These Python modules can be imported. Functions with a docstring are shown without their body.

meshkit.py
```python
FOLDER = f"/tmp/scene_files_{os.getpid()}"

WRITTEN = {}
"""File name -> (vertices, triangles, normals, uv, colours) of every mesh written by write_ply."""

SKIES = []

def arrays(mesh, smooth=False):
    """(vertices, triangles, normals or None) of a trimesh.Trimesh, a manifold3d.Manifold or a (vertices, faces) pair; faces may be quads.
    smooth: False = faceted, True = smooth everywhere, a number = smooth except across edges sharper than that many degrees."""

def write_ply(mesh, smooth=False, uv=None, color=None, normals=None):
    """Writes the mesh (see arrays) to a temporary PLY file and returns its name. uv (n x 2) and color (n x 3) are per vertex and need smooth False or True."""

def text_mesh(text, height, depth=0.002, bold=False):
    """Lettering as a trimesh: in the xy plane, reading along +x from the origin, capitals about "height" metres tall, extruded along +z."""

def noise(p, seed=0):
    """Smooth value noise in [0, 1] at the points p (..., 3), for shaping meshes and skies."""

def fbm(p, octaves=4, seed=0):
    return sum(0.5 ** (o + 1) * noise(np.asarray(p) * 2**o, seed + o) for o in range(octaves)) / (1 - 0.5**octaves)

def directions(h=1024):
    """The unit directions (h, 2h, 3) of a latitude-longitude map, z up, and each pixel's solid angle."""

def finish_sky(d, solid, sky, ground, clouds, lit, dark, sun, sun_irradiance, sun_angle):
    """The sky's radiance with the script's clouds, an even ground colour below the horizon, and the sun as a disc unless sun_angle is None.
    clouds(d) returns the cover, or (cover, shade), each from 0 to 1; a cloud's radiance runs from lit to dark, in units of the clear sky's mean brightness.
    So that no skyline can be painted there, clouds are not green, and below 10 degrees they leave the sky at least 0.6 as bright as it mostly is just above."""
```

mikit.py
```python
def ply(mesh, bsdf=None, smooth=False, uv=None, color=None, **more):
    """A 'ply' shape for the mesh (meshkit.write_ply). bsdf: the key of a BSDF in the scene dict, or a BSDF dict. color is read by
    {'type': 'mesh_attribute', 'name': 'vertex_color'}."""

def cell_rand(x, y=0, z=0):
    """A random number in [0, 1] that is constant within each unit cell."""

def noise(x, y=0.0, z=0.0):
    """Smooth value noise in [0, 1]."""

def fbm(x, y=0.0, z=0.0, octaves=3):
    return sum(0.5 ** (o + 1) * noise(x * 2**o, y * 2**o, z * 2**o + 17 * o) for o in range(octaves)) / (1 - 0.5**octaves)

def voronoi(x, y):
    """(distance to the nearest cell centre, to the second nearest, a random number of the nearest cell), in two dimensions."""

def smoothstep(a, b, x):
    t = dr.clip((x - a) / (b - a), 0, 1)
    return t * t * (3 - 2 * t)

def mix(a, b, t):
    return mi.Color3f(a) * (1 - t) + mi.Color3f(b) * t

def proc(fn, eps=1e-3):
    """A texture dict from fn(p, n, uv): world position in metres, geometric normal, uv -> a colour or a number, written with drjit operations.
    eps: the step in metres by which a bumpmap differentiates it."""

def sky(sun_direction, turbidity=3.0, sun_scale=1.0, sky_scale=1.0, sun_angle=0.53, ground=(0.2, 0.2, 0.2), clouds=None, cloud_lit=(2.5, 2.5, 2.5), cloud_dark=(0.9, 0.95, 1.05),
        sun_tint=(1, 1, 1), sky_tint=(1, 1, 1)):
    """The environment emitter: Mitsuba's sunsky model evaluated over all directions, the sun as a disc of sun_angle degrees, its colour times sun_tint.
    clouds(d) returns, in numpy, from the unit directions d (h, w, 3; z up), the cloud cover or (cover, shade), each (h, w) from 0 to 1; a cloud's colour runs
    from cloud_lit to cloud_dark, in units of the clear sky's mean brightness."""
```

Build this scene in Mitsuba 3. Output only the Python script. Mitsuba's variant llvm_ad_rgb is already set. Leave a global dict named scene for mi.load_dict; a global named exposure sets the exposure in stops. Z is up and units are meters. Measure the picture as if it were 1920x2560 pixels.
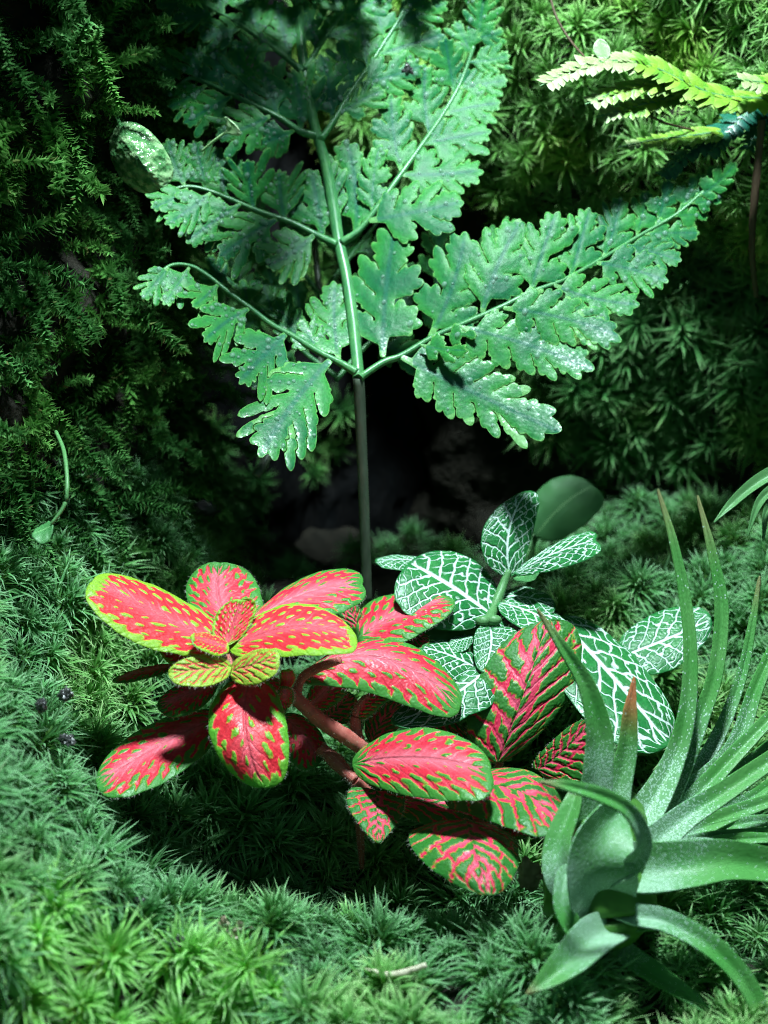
import math, random
import numpy as np, trimesh, shapely
import drjit as dr
import mitsuba as mi
import mikit, meshkit
from mikit import noise, fbm, voronoi, cell_rand, smoothstep, mix
from scipy.spatial import Delaunay
from shapely.geometry import Polygon, Point
from shapely.ops import unary_union

T = mi.ScalarTransform4f
scene, labels = {}, {}

# ------------------------------------------------------------------ camera, lamp, exposure
PITCH = math.radians(18.0)
CAM = np.array([0.0, -0.30 * math.cos(PITCH), 0.143])
FWD = np.array([0.0, math.cos(PITCH), -math.sin(PITCH)])
UPV = np.array([0.0, math.sin(PITCH), math.cos(PITCH)])
RGT = np.array([1.0, 0.0, 0.0])
TANX = math.tan(math.radians(15.0))
scene['camera'] = {'type': 'thinlens', 'fov': 30.0, 'fov_axis': 'x', 'aperture_radius': 0.0014, 'focus_distance': 0.283,
                   'near_clip': 0.005, 'far_clip': 10.0,
                   'to_world': T().look_at(origin=CAM.tolist(), target=(CAM + FWD).tolist(), up=UPV.tolist())}
LAMP_POS, LAMP_AIM, LAMP_R = np.array([0.024, -0.040, 0.42]), np.array([0.004, 0.000, 0.06]), 0.024
LAMP_RGB = [470.0, 600.0, 605.0]
AMBIENT = [0.046, 0.094, 0.112]
exposure = 0.0
scene['lamp'] = {'type': 'disk', 'to_world': T().look_at(origin=LAMP_POS.tolist(), target=LAMP_AIM.tolist(), up=[0, 1, 0]) @ T().scale([LAMP_R] * 3),
                 'emitter': {'type': 'area', 'radiance': {'type': 'rgb', 'value': LAMP_RGB}}}
labels['lamp'] = {'label': 'small round cool white lamp above the planted scene', 'category': 'lamp'}
scene['room_light'] = {'type': 'constant', 'radiance': {'type': 'rgb', 'value': AMBIENT}}


def at(px, py, d):
    """The point at depth d (metres along the view axis) seen at pixel px, py of the 1920 x 2560 photograph: only used to measure things off."""
    px, py, d = (np.asarray(v, float) for v in (px, py, d))
    u, v = (px - 960) / 960 * TANX, (1280 - py) / 960 * TANX
    return CAM + d[..., None] * (FWD + u[..., None] * RGT + v[..., None] * UPV)


# ------------------------------------------------------------------ materials
def twosided(b):
    return {'type': 'twosided', 'bsdf': b}


def pr(fn, rough=0.45, spec=0.5, bump=None, bump_scale=1.0, eps=2e-4, **kw):
    b = {'type': 'principled', 'base_color': mikit.proc(fn) if callable(fn) else {'type': 'rgb', 'value': list(fn)},
         'roughness': mikit.proc(rough) if callable(rough) else rough, 'specular': spec, **kw}
    if bump is not None:
        b = {'type': 'bumpmap', 'arbitrary': mikit.proc(bump, eps=eps), 'scale': bump_scale, 'bsdf': b}
    return twosided(b)


def red_leaf(rim, rimdeep, red, pink, thr0, thr1, nv, isl, spot=None):
    def parts(uv):
        k = dr.floor(uv.x * 0.5)
        s = uv.x - 2 * k
        under = uv.y > 5
        v = dr.select(under, uv.y - 10, uv.y)
        a0 = dr.abs(v)
        sd = dr.select(v > 0, 0.37, 0.0) + k * 0.61
        wx = noise(s * 16 + k * 7.3, v * 7 + k * 3.1, 1.5) - 0.5
        wy = noise(s * 13 + k * 5.7, v * 9 + k * 2.3, 4.5) - 0.5
        s2, a = s + 0.05 * wx, a0 + 0.12 * wy * smoothstep(0.02, 0.2, a0)
        q = (s2 - 0.42 * a + 0.10 * a * a) * nv + sd
        t = dr.abs(q - dr.floor(q) - 0.5) * 2
        c = dr.floor(q)
        m = a * isl + 1.7 * cell_rand(c, k, dr.select(v > 0, 3.0, 8.0))
        x = dr.abs(m - dr.floor(m) - 0.5) * 2
        x = smoothstep(0.55, 1.0, x) * 0.9
        e = dr.maximum(a, dr.abs(s2 - 0.5) * 2.06 - 0.03)
        if spot is None:
            r = dr.maximum(t, x) - (thr0 + (0.9 - thr0) * smoothstep(0.08, 0.9, a))
            r = r + 0.4 * (noise(s * 40 + k, v * 22, 2.0) - 0.5)
        else:
            xm = dr.abs(m - dr.floor(m) - 0.5) * 2.4
            rnd = cell_rand(c, dr.floor(m) + 31 * k, sd * 9)
            size = spot[0] + spot[1] * rnd + spot[2] * smoothstep(0.12, 0.95, a)
            r = (dr.sqrt(t * t * 1.5 + xm * xm) - size) * 0.75 + 0.30 * (noise(s * 40 + k, v * 22, 2.0) - 0.5)
            r = dr.select(a < 0.10, 1.0, r)
        r = dr.minimum(r, (thr1 - e + 0.16 * (t - 0.45) * (1 if spot is None else spot[3])) * 5)
        mid = smoothstep(0.055, 0.01, a0)
        return s, a0, r, under, t, mid, k, e

    def col(p, n, uv):
        s, a, r, under, t, mid, k, e = parts(uv)
        fine = fbm(p.x * 3200, p.y * 3200, p.z * 3200)
        big = noise(p.x * 260, p.y * 260, p.z * 260)
        redc = mix(red, pink, dr.clip(smoothstep(0.42, 0.0, a) * 0.75 + 0.35 * smoothstep(0.6, 1.0, t) * smoothstep(0.7, 0.2, a) + 0.35 * (big - 0.5), 0, 1))
        redc = mix(redc, mi.Color3f(redc) * 0.62, mid * 0.5)
        g = mix(rimdeep, rim, dr.clip(0.2 + 0.75 * smoothstep(0.62, 0.98, e) + 0.7 * (big - 0.5), 0, 1))
        g = mix(g, mi.Color3f(0.42, 0.40, 0.035), smoothstep(-0.20, -0.03, r) * 0.55)
        o = mix(g, redc, smoothstep(-0.05, 0.06, r)) * (0.72 + 0.56 * fine)
        return dr.select(under, mix(mi.Color3f(0.20, 0.26, 0.10), mi.Color3f(0.42, 0.07, 0.09), smoothstep(0.5, 0.1, a)), o)

    def bump(p, n, uv):
        s, a, r, under, t, mid, k, e = parts(uv)
        return smoothstep(0.25, -0.35, r) * 0.00024 - mid * 0.00022 - smoothstep(0.75, 1.0, t) * 0.00010 + noise(p.x * 2600, p.y * 2600, p.z * 2600) * 0.00011

    def rough(p, n, uv):
        return 0.36 + 0.28 * noise(p.x * 420, p.y * 420, p.z * 420)
    return pr(col, rough, 0.42, bump)


scene['young_red_leaf'] = red_leaf((0.22, 0.42, 0.025), (0.28, 0.42, 0.04), (0.74, 0.026, 0.040), (0.78, 0.11, 0.15), 0.10, 0.83, 9, 4.2, (0.18, 0.52, 0.12, 0.5))
scene['red_leaf'] = red_leaf((0.045, 0.22, 0.03), (0.07, 0.26, 0.035), (0.70, 0.022, 0.05), (0.80, 0.15, 0.21), -0.05, 0.78, 9, 3.4, (0.10, 0.52, 0.66, 1.5))
scene['spotted_red_leaf'] = red_leaf((0.09, 0.34, 0.025), (0.17, 0.38, 0.03), (0.74, 0.024, 0.040), (0.80, 0.10, 0.14), 0, 0.82, 7, 2.6, (0.30, 0.35, 0.28, 0.8))
scene['young_veined_leaf'] = red_leaf((0.30, 0.44, 0.04), (0.30, 0.42, 0.05), (0.70, 0.07, 0.05), (0.75, 0.16, 0.12), 0.62, 0.80, 6, 1.3)
scene['veined_red_leaf'] = red_leaf((0.025, 0.17, 0.025), (0.03, 0.17, 0.02), (0.72, 0.022, 0.075), (0.80, 0.09, 0.17), 0.52, 0.90, 7, 1.5)


def white_parts(uv):
    k = dr.floor(uv.x * 0.5)
    s = uv.x - 2 * k
    under = uv.y > 5
    v = dr.select(under, uv.y - 10, uv.y)
    a0 = dr.abs(v)
    side = dr.select(v > 0, 0.43, 0.0)
    wx, wy = noise(s * 18 + k * 7.3, v * 8, 1.5) - 0.5, noise(s * 15 + k * 5.7, v * 9, 4.5) - 0.5
    s2, a = s + 0.045 * wx, a0 + 0.10 * wy
    q = (s2 + 0.05 * (noise(s * 6 + k, v * 3, 9.5) - 0.5) - 0.36 * a + 0.08 * a * a) * 6.5 + side + k * 0.37
    c = dr.floor(q)
    d = 0.5 - dr.abs(q - c - 0.5)
    m = a * 5.5 + 1.3 * (noise(s * 20 + k * 3, v * 10, 7.5) - 0.5) + 5 * cell_rand(c, k, side * 10) + 1.1 * (q - c)
    lad = 0.5 - dr.abs(m - dr.floor(m) - 0.5)
    keep = cell_rand(dr.floor(m), c, k)
    vein = dr.maximum(smoothstep(0.135, 0.065, d + 0.06 * a), smoothstep(0.055, 0.020, a0 - 0.02 * (1 - s)))
    ladder = smoothstep(0.13, 0.05, lad) * dr.select(keep > 0.12, 1.0, 0.0) * smoothstep(0.12, 0.25, a)
    e = dr.maximum(a0, dr.abs(s - 0.5) * 2.04)
    return s, a0, dr.maximum(vein, 0.88 * ladder) * smoothstep(0.985, 0.93, e), under, k


def white_col(p, n, uv):
    s, a, w, under, k = white_parts(uv)
    fine = fbm(p.x * 3000, p.y * 3000, p.z * 3000)
    g = mix(mi.Color3f(0.010, 0.135, 0.035), mi.Color3f(0.03, 0.22, 0.05), noise(p.x * 300, p.y * 300, p.z * 300)) * (0.7 + 0.6 * fine)
    return dr.select(under, mix(mi.Color3f(0.10, 0.24, 0.09), mi.Color3f(0.4, 0.5, 0.38), w * 0.6), mix(g, mi.Color3f(0.68, 0.82, 0.76), w))


def white_bump(p, n, uv):
    s, a, w, under, k = white_parts(uv)
    return -w * 0.00030 + noise(p.x * 2400, p.y * 2400, p.z * 2400) * 0.00011


scene['white_veined_leaf'] = pr(white_col, lambda p, n, uv: 0.22 + 0.34 * noise(p.x * 380, p.y * 380, p.z * 380), 0.55, white_bump)


def fern_col(p, n, uv):
    big, fine = noise(p.x * 160, p.y * 160, p.z * 160), fbm(p.x * 2200, p.y * 2200, p.z * 2200)
    g = mix(mi.Color3f(0.004, 0.105, 0.040), mi.Color3f(0.022, 0.195, 0.038), dr.clip(big * 1.3 - 0.1, 0, 1))
    g = mix(g, mi.Color3f(0.008, 0.11, 0.065), smoothstep(0.09, 0.02, dr.abs(uv.y)) * 0.75)      # darker teal along the vein
    g = mix(g, mi.Color3f(0.004, 0.078, 0.046), smoothstep(0.45, 1.3, uv.x) * 0.35)
    g = mix(g, mi.Color3f(0.035, 0.23, 0.035), smoothstep(0.75, 0.2, uv.x) * 0.5 * smoothstep(0.3, 0.6, big))
    g = mix(g, mi.Color3f(0.15, 0.38, 0.09), smoothstep(0.13, 0.0, uv.x) * 0.6)                 # thin pale rim (uv.x: distance to the edge)
    return g * (0.72 + 0.56 * fine)


def fern_rough(p, n, uv):
    m = fbm(p.x * 2300, p.y * 2300, p.z * 2300, octaves=2)
    w = smoothstep(0.40, 0.50, m)
    wet = smoothstep(0.098, 0.070, p.z) * (1 - w)          # water film gathered towards the low tips
    return 0.48 - 0.24 * wet


def fern_spec(p, n, uv):
    m = fbm(p.x * 2300, p.y * 2300, p.z * 2300, octaves=2)
    return smoothstep(0.100, 0.070, p.z) * (0.25 + 0.75 * smoothstep(0.54, 0.44, m))      # water film gathered towards the low tips


def fern_bump(p, n, uv):
    return fbm(p.x * 1300, p.y * 1300, p.z * 1300, octaves=2) * 0.00009


scene['fern_leaf'] = pr(fern_col, fern_rough, 0.24, fern_bump, clearcoat=mikit.proc(fern_spec), clearcoat_gloss=0.55)
scene['fern_stem'] = pr(lambda p, n, uv: mix(mi.Color3f(0.03, 0.17, 0.07), mi.Color3f(0.10, 0.30, 0.09), fbm(p.x * 900, p.y * 900, p.z * 250)), 0.35, 0.5)
scene['old_fern_stem'] = pr(lambda p, n, uv: mix(mi.Color3f(0.05, 0.075, 0.05), mi.Color3f(0.10, 0.12, 0.085), fbm(p.x * 1200, p.y * 1200, p.z * 300)), 0.4, 0.5)
scene['water'] = {'type': 'blendbsdf', 'weight': 0.25, 'clear': {'type': 'thindielectric', 'int_ior': 1.5, 'ext_ior': 1.0},
                  'lens': {'type': 'principled', 'base_color': {'type': 'rgb', 'value': [0.42, 0.66, 0.55]}, 'roughness': 0.10, 'specular': 1.0, 'clearcoat': 1.0, 'clearcoat_gloss': 0.95}}


def moss_bsdf(dark, mid, tip, lime, rough=0.38, trans=0.6):
    def col(p, n, uv):
        h = fbm(p.x * 42, p.y * 42, p.z * 42, octaves=2)
        r = dr.clip(uv.y, 0, 1)
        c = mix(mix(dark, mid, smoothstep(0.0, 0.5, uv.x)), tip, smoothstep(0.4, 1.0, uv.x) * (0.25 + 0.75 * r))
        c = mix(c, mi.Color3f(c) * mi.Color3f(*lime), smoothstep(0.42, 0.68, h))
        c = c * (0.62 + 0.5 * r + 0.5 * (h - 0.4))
        return dr.clip(mix(c, mi.Color3f(0.22, 0.16, 0.07), smoothstep(0.95, 0.985, r) * 0.8), 0, 0.95)
    return {'type': 'principledthin', 'base_color': mikit.proc(col), 'roughness': rough, 'diff_trans': trans, 'eta': 1.45, 'spec_trans': 0.0}


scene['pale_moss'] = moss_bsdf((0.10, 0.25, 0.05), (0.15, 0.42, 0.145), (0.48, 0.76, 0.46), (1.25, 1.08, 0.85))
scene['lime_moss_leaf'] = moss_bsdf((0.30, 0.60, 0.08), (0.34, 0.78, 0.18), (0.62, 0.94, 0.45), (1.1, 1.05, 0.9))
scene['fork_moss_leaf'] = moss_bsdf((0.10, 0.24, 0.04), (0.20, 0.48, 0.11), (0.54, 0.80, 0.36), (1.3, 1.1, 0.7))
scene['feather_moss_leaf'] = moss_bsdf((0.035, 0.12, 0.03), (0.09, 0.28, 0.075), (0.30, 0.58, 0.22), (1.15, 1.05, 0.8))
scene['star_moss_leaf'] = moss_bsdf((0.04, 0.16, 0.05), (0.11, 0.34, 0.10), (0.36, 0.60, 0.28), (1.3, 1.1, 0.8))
scene['moss_stem'] = pr((0.06, 0.055, 0.02), 0.6, 0.3)
scene['spike_moss_leaf'] = pr(lambda p, n, uv: mix(mix(mi.Color3f(0.08, 0.25, 0.02), mi.Color3f(0.22, 0.38, 0.035), dr.clip(uv.y, 0, 1)), mi.Color3f(0.34, 0.46, 0.12), smoothstep(0.5, 1.0, uv.x) * 0.6), 0.4, 0.5)
scene['pale_spike_moss_leaf'] = pr(lambda p, n, uv: mix(mi.Color3f(0.20, 0.32, 0.09), mi.Color3f(0.36, 0.42, 0.20), uv.x), 0.45, 0.5)
scene['blue_spike_moss_leaf'] = pr(lambda p, n, uv: mix(mi.Color3f(0.015, 0.13, 0.08), mi.Color3f(0.012, 0.10, 0.075), smoothstep(0.45, 0.75, noise(p.x * 300, p.y * 300, p.z * 300))), 0.3, 0.6)


def soil_col(p, n, uv):
    f = fbm(p.x * 420, p.y * 420, p.z * 420)
    return mix(mi.Color3f(0.010, 0.010, 0.008), mi.Color3f(0.040, 0.034, 0.026), f)


scene['soil'] = pr(soil_col, 0.8, 0.15, lambda p, n, uv: fbm(p.x * 700, p.y * 700, p.z * 700) * 0.0012, 1.0)
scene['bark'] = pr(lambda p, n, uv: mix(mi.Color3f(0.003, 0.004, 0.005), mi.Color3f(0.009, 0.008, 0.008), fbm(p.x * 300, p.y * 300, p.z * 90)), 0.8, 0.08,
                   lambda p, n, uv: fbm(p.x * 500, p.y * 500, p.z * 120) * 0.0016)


def air_col(p, n, uv):
    """uv.x: along the leaf 0..1 (+2 for each kind of leaf), uv.y: across in millimetres."""
    kind = dr.floor(uv.x * 0.5)
    s = uv.x - 2 * kind
    g = mix(mi.Color3f(0.11, 0.33, 0.04), mi.Color3f(0.055, 0.26, 0.045), smoothstep(0.0, 0.35, s))
    g = mix(g, mi.Color3f(0.12, 0.31, 0.09), noise(p.x * 240, p.y * 240, p.z * 240) * 0.7)
    heavy = dr.select(kind > 1.5, 1.0, 0.0)
    tip = (1 - heavy) * dr.select(kind > 0.5, smoothstep(0.55, 0.9, s), smoothstep(0.80, 1.0, s) * 0.8)
    g = mix(g, dr.select(kind > 0.5, mi.Color3f(0.52, 0.17, 0.07), mi.Color3f(0.26, 0.21, 0.10)), tip)
    d, d2, r = voronoi(uv.y * 3.6 + 7 * kind, s * 185)
    dens = smoothstep(0.62, 0.10, s + 0.5 * (noise(p.x * 130, p.y * 130, p.z * 130) - 0.5)) * 0.62 + 0.02 + heavy * 0.22 * smoothstep(0.2, 0.5, s) 
    g = mix(g, mi.Color3f(0.30, 0.44, 0.38), dr.clip(dens, 0, 1) * 0.55)
    w = smoothstep(0.55, 0.25, d) * dr.select(r < dens * 1.2, 1.0, 0.0)
    return mix(g, mi.Color3f(0.50, 0.66, 0.58), w * 0.85)


scene['air_plant_leaf'] = pr(air_col, 0.48, 0.35, lambda p, n, uv: fbm(p.x * 2600, p.y * 2600, p.z * 2600, octaves=2) * 0.00009)
scene['air_plant_core'] = pr(lambda p, n, uv: mix(mi.Color3f(0.045, 0.15, 0.02), mi.Color3f(0.09, 0.24, 0.04), fbm(p.x * 300, p.y * 300, p.z * 120)), 0.5, 0.3, lambda p, n, uv: fbm(p.x * 900, p.y * 900, p.z * 300) * 0.0003)
scene['red_stem'] = pr(lambda p, n, uv: mix(mi.Color3f(0.44, 0.075, 0.065), mi.Color3f(0.58, 0.20, 0.16), fbm(p.x * 900, p.y * 900, p.z * 900)), 0.5, 0.4)
scene['hair'] = {'type': 'principledthin', 'base_color': {'type': 'rgb', 'value': [0.75, 0.74, 0.66]}, 'roughness': 0.35, 'diff_trans': 0.8, 'eta': 1.45}
scene['green_stem'] = pr((0.10, 0.26, 0.09), 0.45, 0.4)
scene['plain_leaf'] = pr(lambda p, n, uv: mix(mix(mi.Color3f(0.04, 0.17, 0.05), mi.Color3f(0.09, 0.27, 0.09), fbm(p.x * 300, p.y * 300, p.z * 300)), mi.Color3f(0.16, 0.36, 0.14), smoothstep(0.07, 0.02, dr.abs(uv.y - dr.select(uv.y > 5, 10.0, 0.0)))), 0.5, 0.3)
scene['pale_leaf'] = pr(lambda p, n, uv: mix(mi.Color3f(0.28, 0.50, 0.20), mi.Color3f(0.52, 0.70, 0.40), dr.abs(uv.y - 5 * dr.select(uv.y > 5, 2.0, 0.0))), 0.4, 0.5)
scene['wet_leaf'] = pr(lambda p, n, uv: mix(mi.Color3f(0.06, 0.18, 0.06), mi.Color3f(0.26, 0.42, 0.20), smoothstep(0.35, 0.7, fbm(p.x * 700, p.y * 700, p.z * 700))), 0.18, 0.8,
                       lambda p, n, uv: fbm(p.x * 900, p.y * 900, p.z * 900) * 0.0009)
scene['dead_leaf'] = pr(lambda p, n, uv: mix(mi.Color3f(0.20, 0.13, 0.08), mi.Color3f(0.55, 0.45, 0.34), fbm(p.x * 700, p.y * 700, p.z * 700)), 0.5, 0.5)
scene['straw'] = pr(lambda p, n, uv: mix(mi.Color3f(0.50, 0.42, 0.30), mi.Color3f(0.72, 0.66, 0.50), fbm(p.x * 900, p.y * 900, p.z * 900)), 0.5, 0.4)
scene['brown_root'] = pr((0.11, 0.07, 0.045), 0.6, 0.3)
scene['dark_crumb'] = pr(lambda p, n, uv: mix(mi.Color3f(0.015, 0.015, 0.018), mi.Color3f(0.09, 0.085, 0.085), fbm(p.x * 1600, p.y * 1600, p.z * 1600)), 0.3, 0.6)


# ------------------------------------------------------------------ mesh helpers
def norm(v):
    v = np.asarray(v, float)
    return v / (np.linalg.norm(v, axis=-1, keepdims=True) + 1e-15)


def key_for(base):
    if base not in scene and base not in labels:
        return base
    i = 1
    while f'{base}_{i:03d}' in scene or f'{base}_{i:03d}' in labels:
        i += 1
    return f'{base}_{i:03d}'


def thing(name, label, category, group=None, kind=None):
    k = key_for(name)
    labels[k] = {'label': label, 'category': category}
    if group:
        labels[k]['group'] = group
    if kind:
        labels[k]['kind'] = kind
    return k


PART_COUNT = {}


def put(key, mesh, bsdf, smooth=True, uv=None, parent=None, label=None, **kw):
    if parent:
        base = parent + '__' + key
        n = PART_COUNT.get(base, 0)
        PART_COUNT[base] = n + 1
        key = base if n == 0 else f'{base}_{n:03d}'
    scene[key] = mikit.ply(mesh, bsdf, smooth=smooth, uv=uv, **kw)
    if label:
        labels[key] = {'label': label}
    return key


def catmull(pts, n):
    p = np.asarray(pts, float)
    if len(p) == 2:
        return p[0] + np.linspace(0, 1, n)[:, None] * (p[1] - p[0])
    e = np.vstack([2 * p[0] - p[1], p, 2 * p[-1] - p[-2]])
    u = np.linspace(0, len(p) - 1 - 1e-9, n)
    i, t = u.astype(int), (u % 1)[:, None]
    a, b, c, d = e[i], e[i + 1], e[i + 2], e[i + 3]
    return 0.5 * (2 * b + (c - a) * t + (2 * a - 5 * b + 4 * c - d) * t ** 2 + (3 * b - a - 3 * c + d) * t ** 3)


def tube(pts, radii, sides=8, n=None, bumpy=0.0, seed=0, flat=1.0):
    n = n or max(6, 5 * len(pts))
    r = np.interp(np.linspace(0, 1, n), np.linspace(0, 1, len(radii)), radii)
    p = catmull(pts, n)
    t = norm(np.gradient(p, axis=0))
    a = norm(np.cross(t, np.where(np.abs(t[:, 2:]) < 0.9, [[0, 0, 1.0]], [[1.0, 0, 0]])))
    b = np.cross(t, a)
    ang = np.arange(sides) * 2 * np.pi / sides
    rr = r[:, None] * (1 + bumpy * (meshkit.noise(np.stack(np.broadcast_arrays(np.arange(n)[:, None] * 0.8, np.cos(ang) * 1.5, np.sin(ang) * 1.5), -1), seed) - 0.5) * 2)
    v = p[:, None] + rr[..., None] * (np.cos(ang)[None, :, None] * a[:, None] + flat * np.sin(ang)[None, :, None] * b[:, None])
    i, j = np.meshgrid(np.arange(n - 1), np.arange(sides), indexing='ij')
    q = np.stack([i * sides + j, i * sides + (j + 1) % sides, (i + 1) * sides + (j + 1) % sides, (i + 1) * sides + j], -1).reshape(-1, 4)
    f = np.vstack([q[:, [0, 1, 2]], q[:, [0, 2, 3]]])
    v = np.vstack([v.reshape(-1, 3), p[0], p[-1]])
    c0, c1 = len(v) - 2, len(v) - 1
    k = np.arange(sides)
    f = np.vstack([f, np.stack([k * 0 + c0, (k + 1) % sides, k], 1), np.stack([k * 0 + c1, (n - 1) * sides + k, (n - 1) * sides + (k + 1) % sides], 1)])
    return v, f


def join(ms):
    v, f, o = [], [], 0
    for a, b in ms:
        v.append(a)
        f.append(np.asarray(b) + o)
        o += len(a)
    return np.vstack(v), np.vstack(f)


def shell(P, uv, thick):
    """A grid of points (n, m, 3) as a closed thin body: upper and lower sheet and a rounded rim. Lower sheet: uv.y + 10."""
    n, m = P.shape[:2]
    du, dv = np.gradient(P, axis=0), np.gradient(P, axis=1)
    N = norm(np.cross(du, dv))
    th = np.full((n, m), thick)
    th[:, [0, -1]] *= 0.35
    th[[0, -1], :] *= 0.35
    top, bot = P + N * th[..., None] * 0.5, P - N * th[..., None] * 0.5
    v = np.vstack([top.reshape(-1, 3), bot.reshape(-1, 3)])
    u = np.vstack([uv.reshape(-1, 2), uv.reshape(-1, 2) + [0, 10]])
    i, j = np.meshgrid(np.arange(n - 1), np.arange(m - 1), indexing='ij')
    q = np.stack([i * m + j, (i + 1) * m + j, (i + 1) * m + j + 1, i * m + j + 1], -1).reshape(-1, 4)
    f = np.vstack([q[:, [0, 1, 2]], q[:, [0, 2, 3]]])
    off = n * m
    f = np.vstack([f, f[:, ::-1] + off])
    rim = np.concatenate([np.arange(m - 1), np.arange(n - 1) * m + m - 1, (n - 1) * m + np.arange(m - 1, 0, -1), np.arange(n - 1, 0, -1) * m])
    nx = np.roll(rim, -1)
    # the rim gets its own vertices so that the uv does not run from top to underside
    base = len(v)
    v = np.vstack([v, v[rim], v[rim + off]])
    u = np.vstack([u, u[rim], u[rim]])
    k, kn, L = np.arange(len(rim)), (np.arange(len(rim)) + 1) % len(rim), len(rim)
    f = np.vstack([f, np.stack([base + k, base + k + L, base + kn], 1), np.stack([base + kn, base + k + L, base + kn + L], 1)])
    return (v, f), u


LEAF_EDGES = {}
LEAF_SEED = [0]


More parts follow.
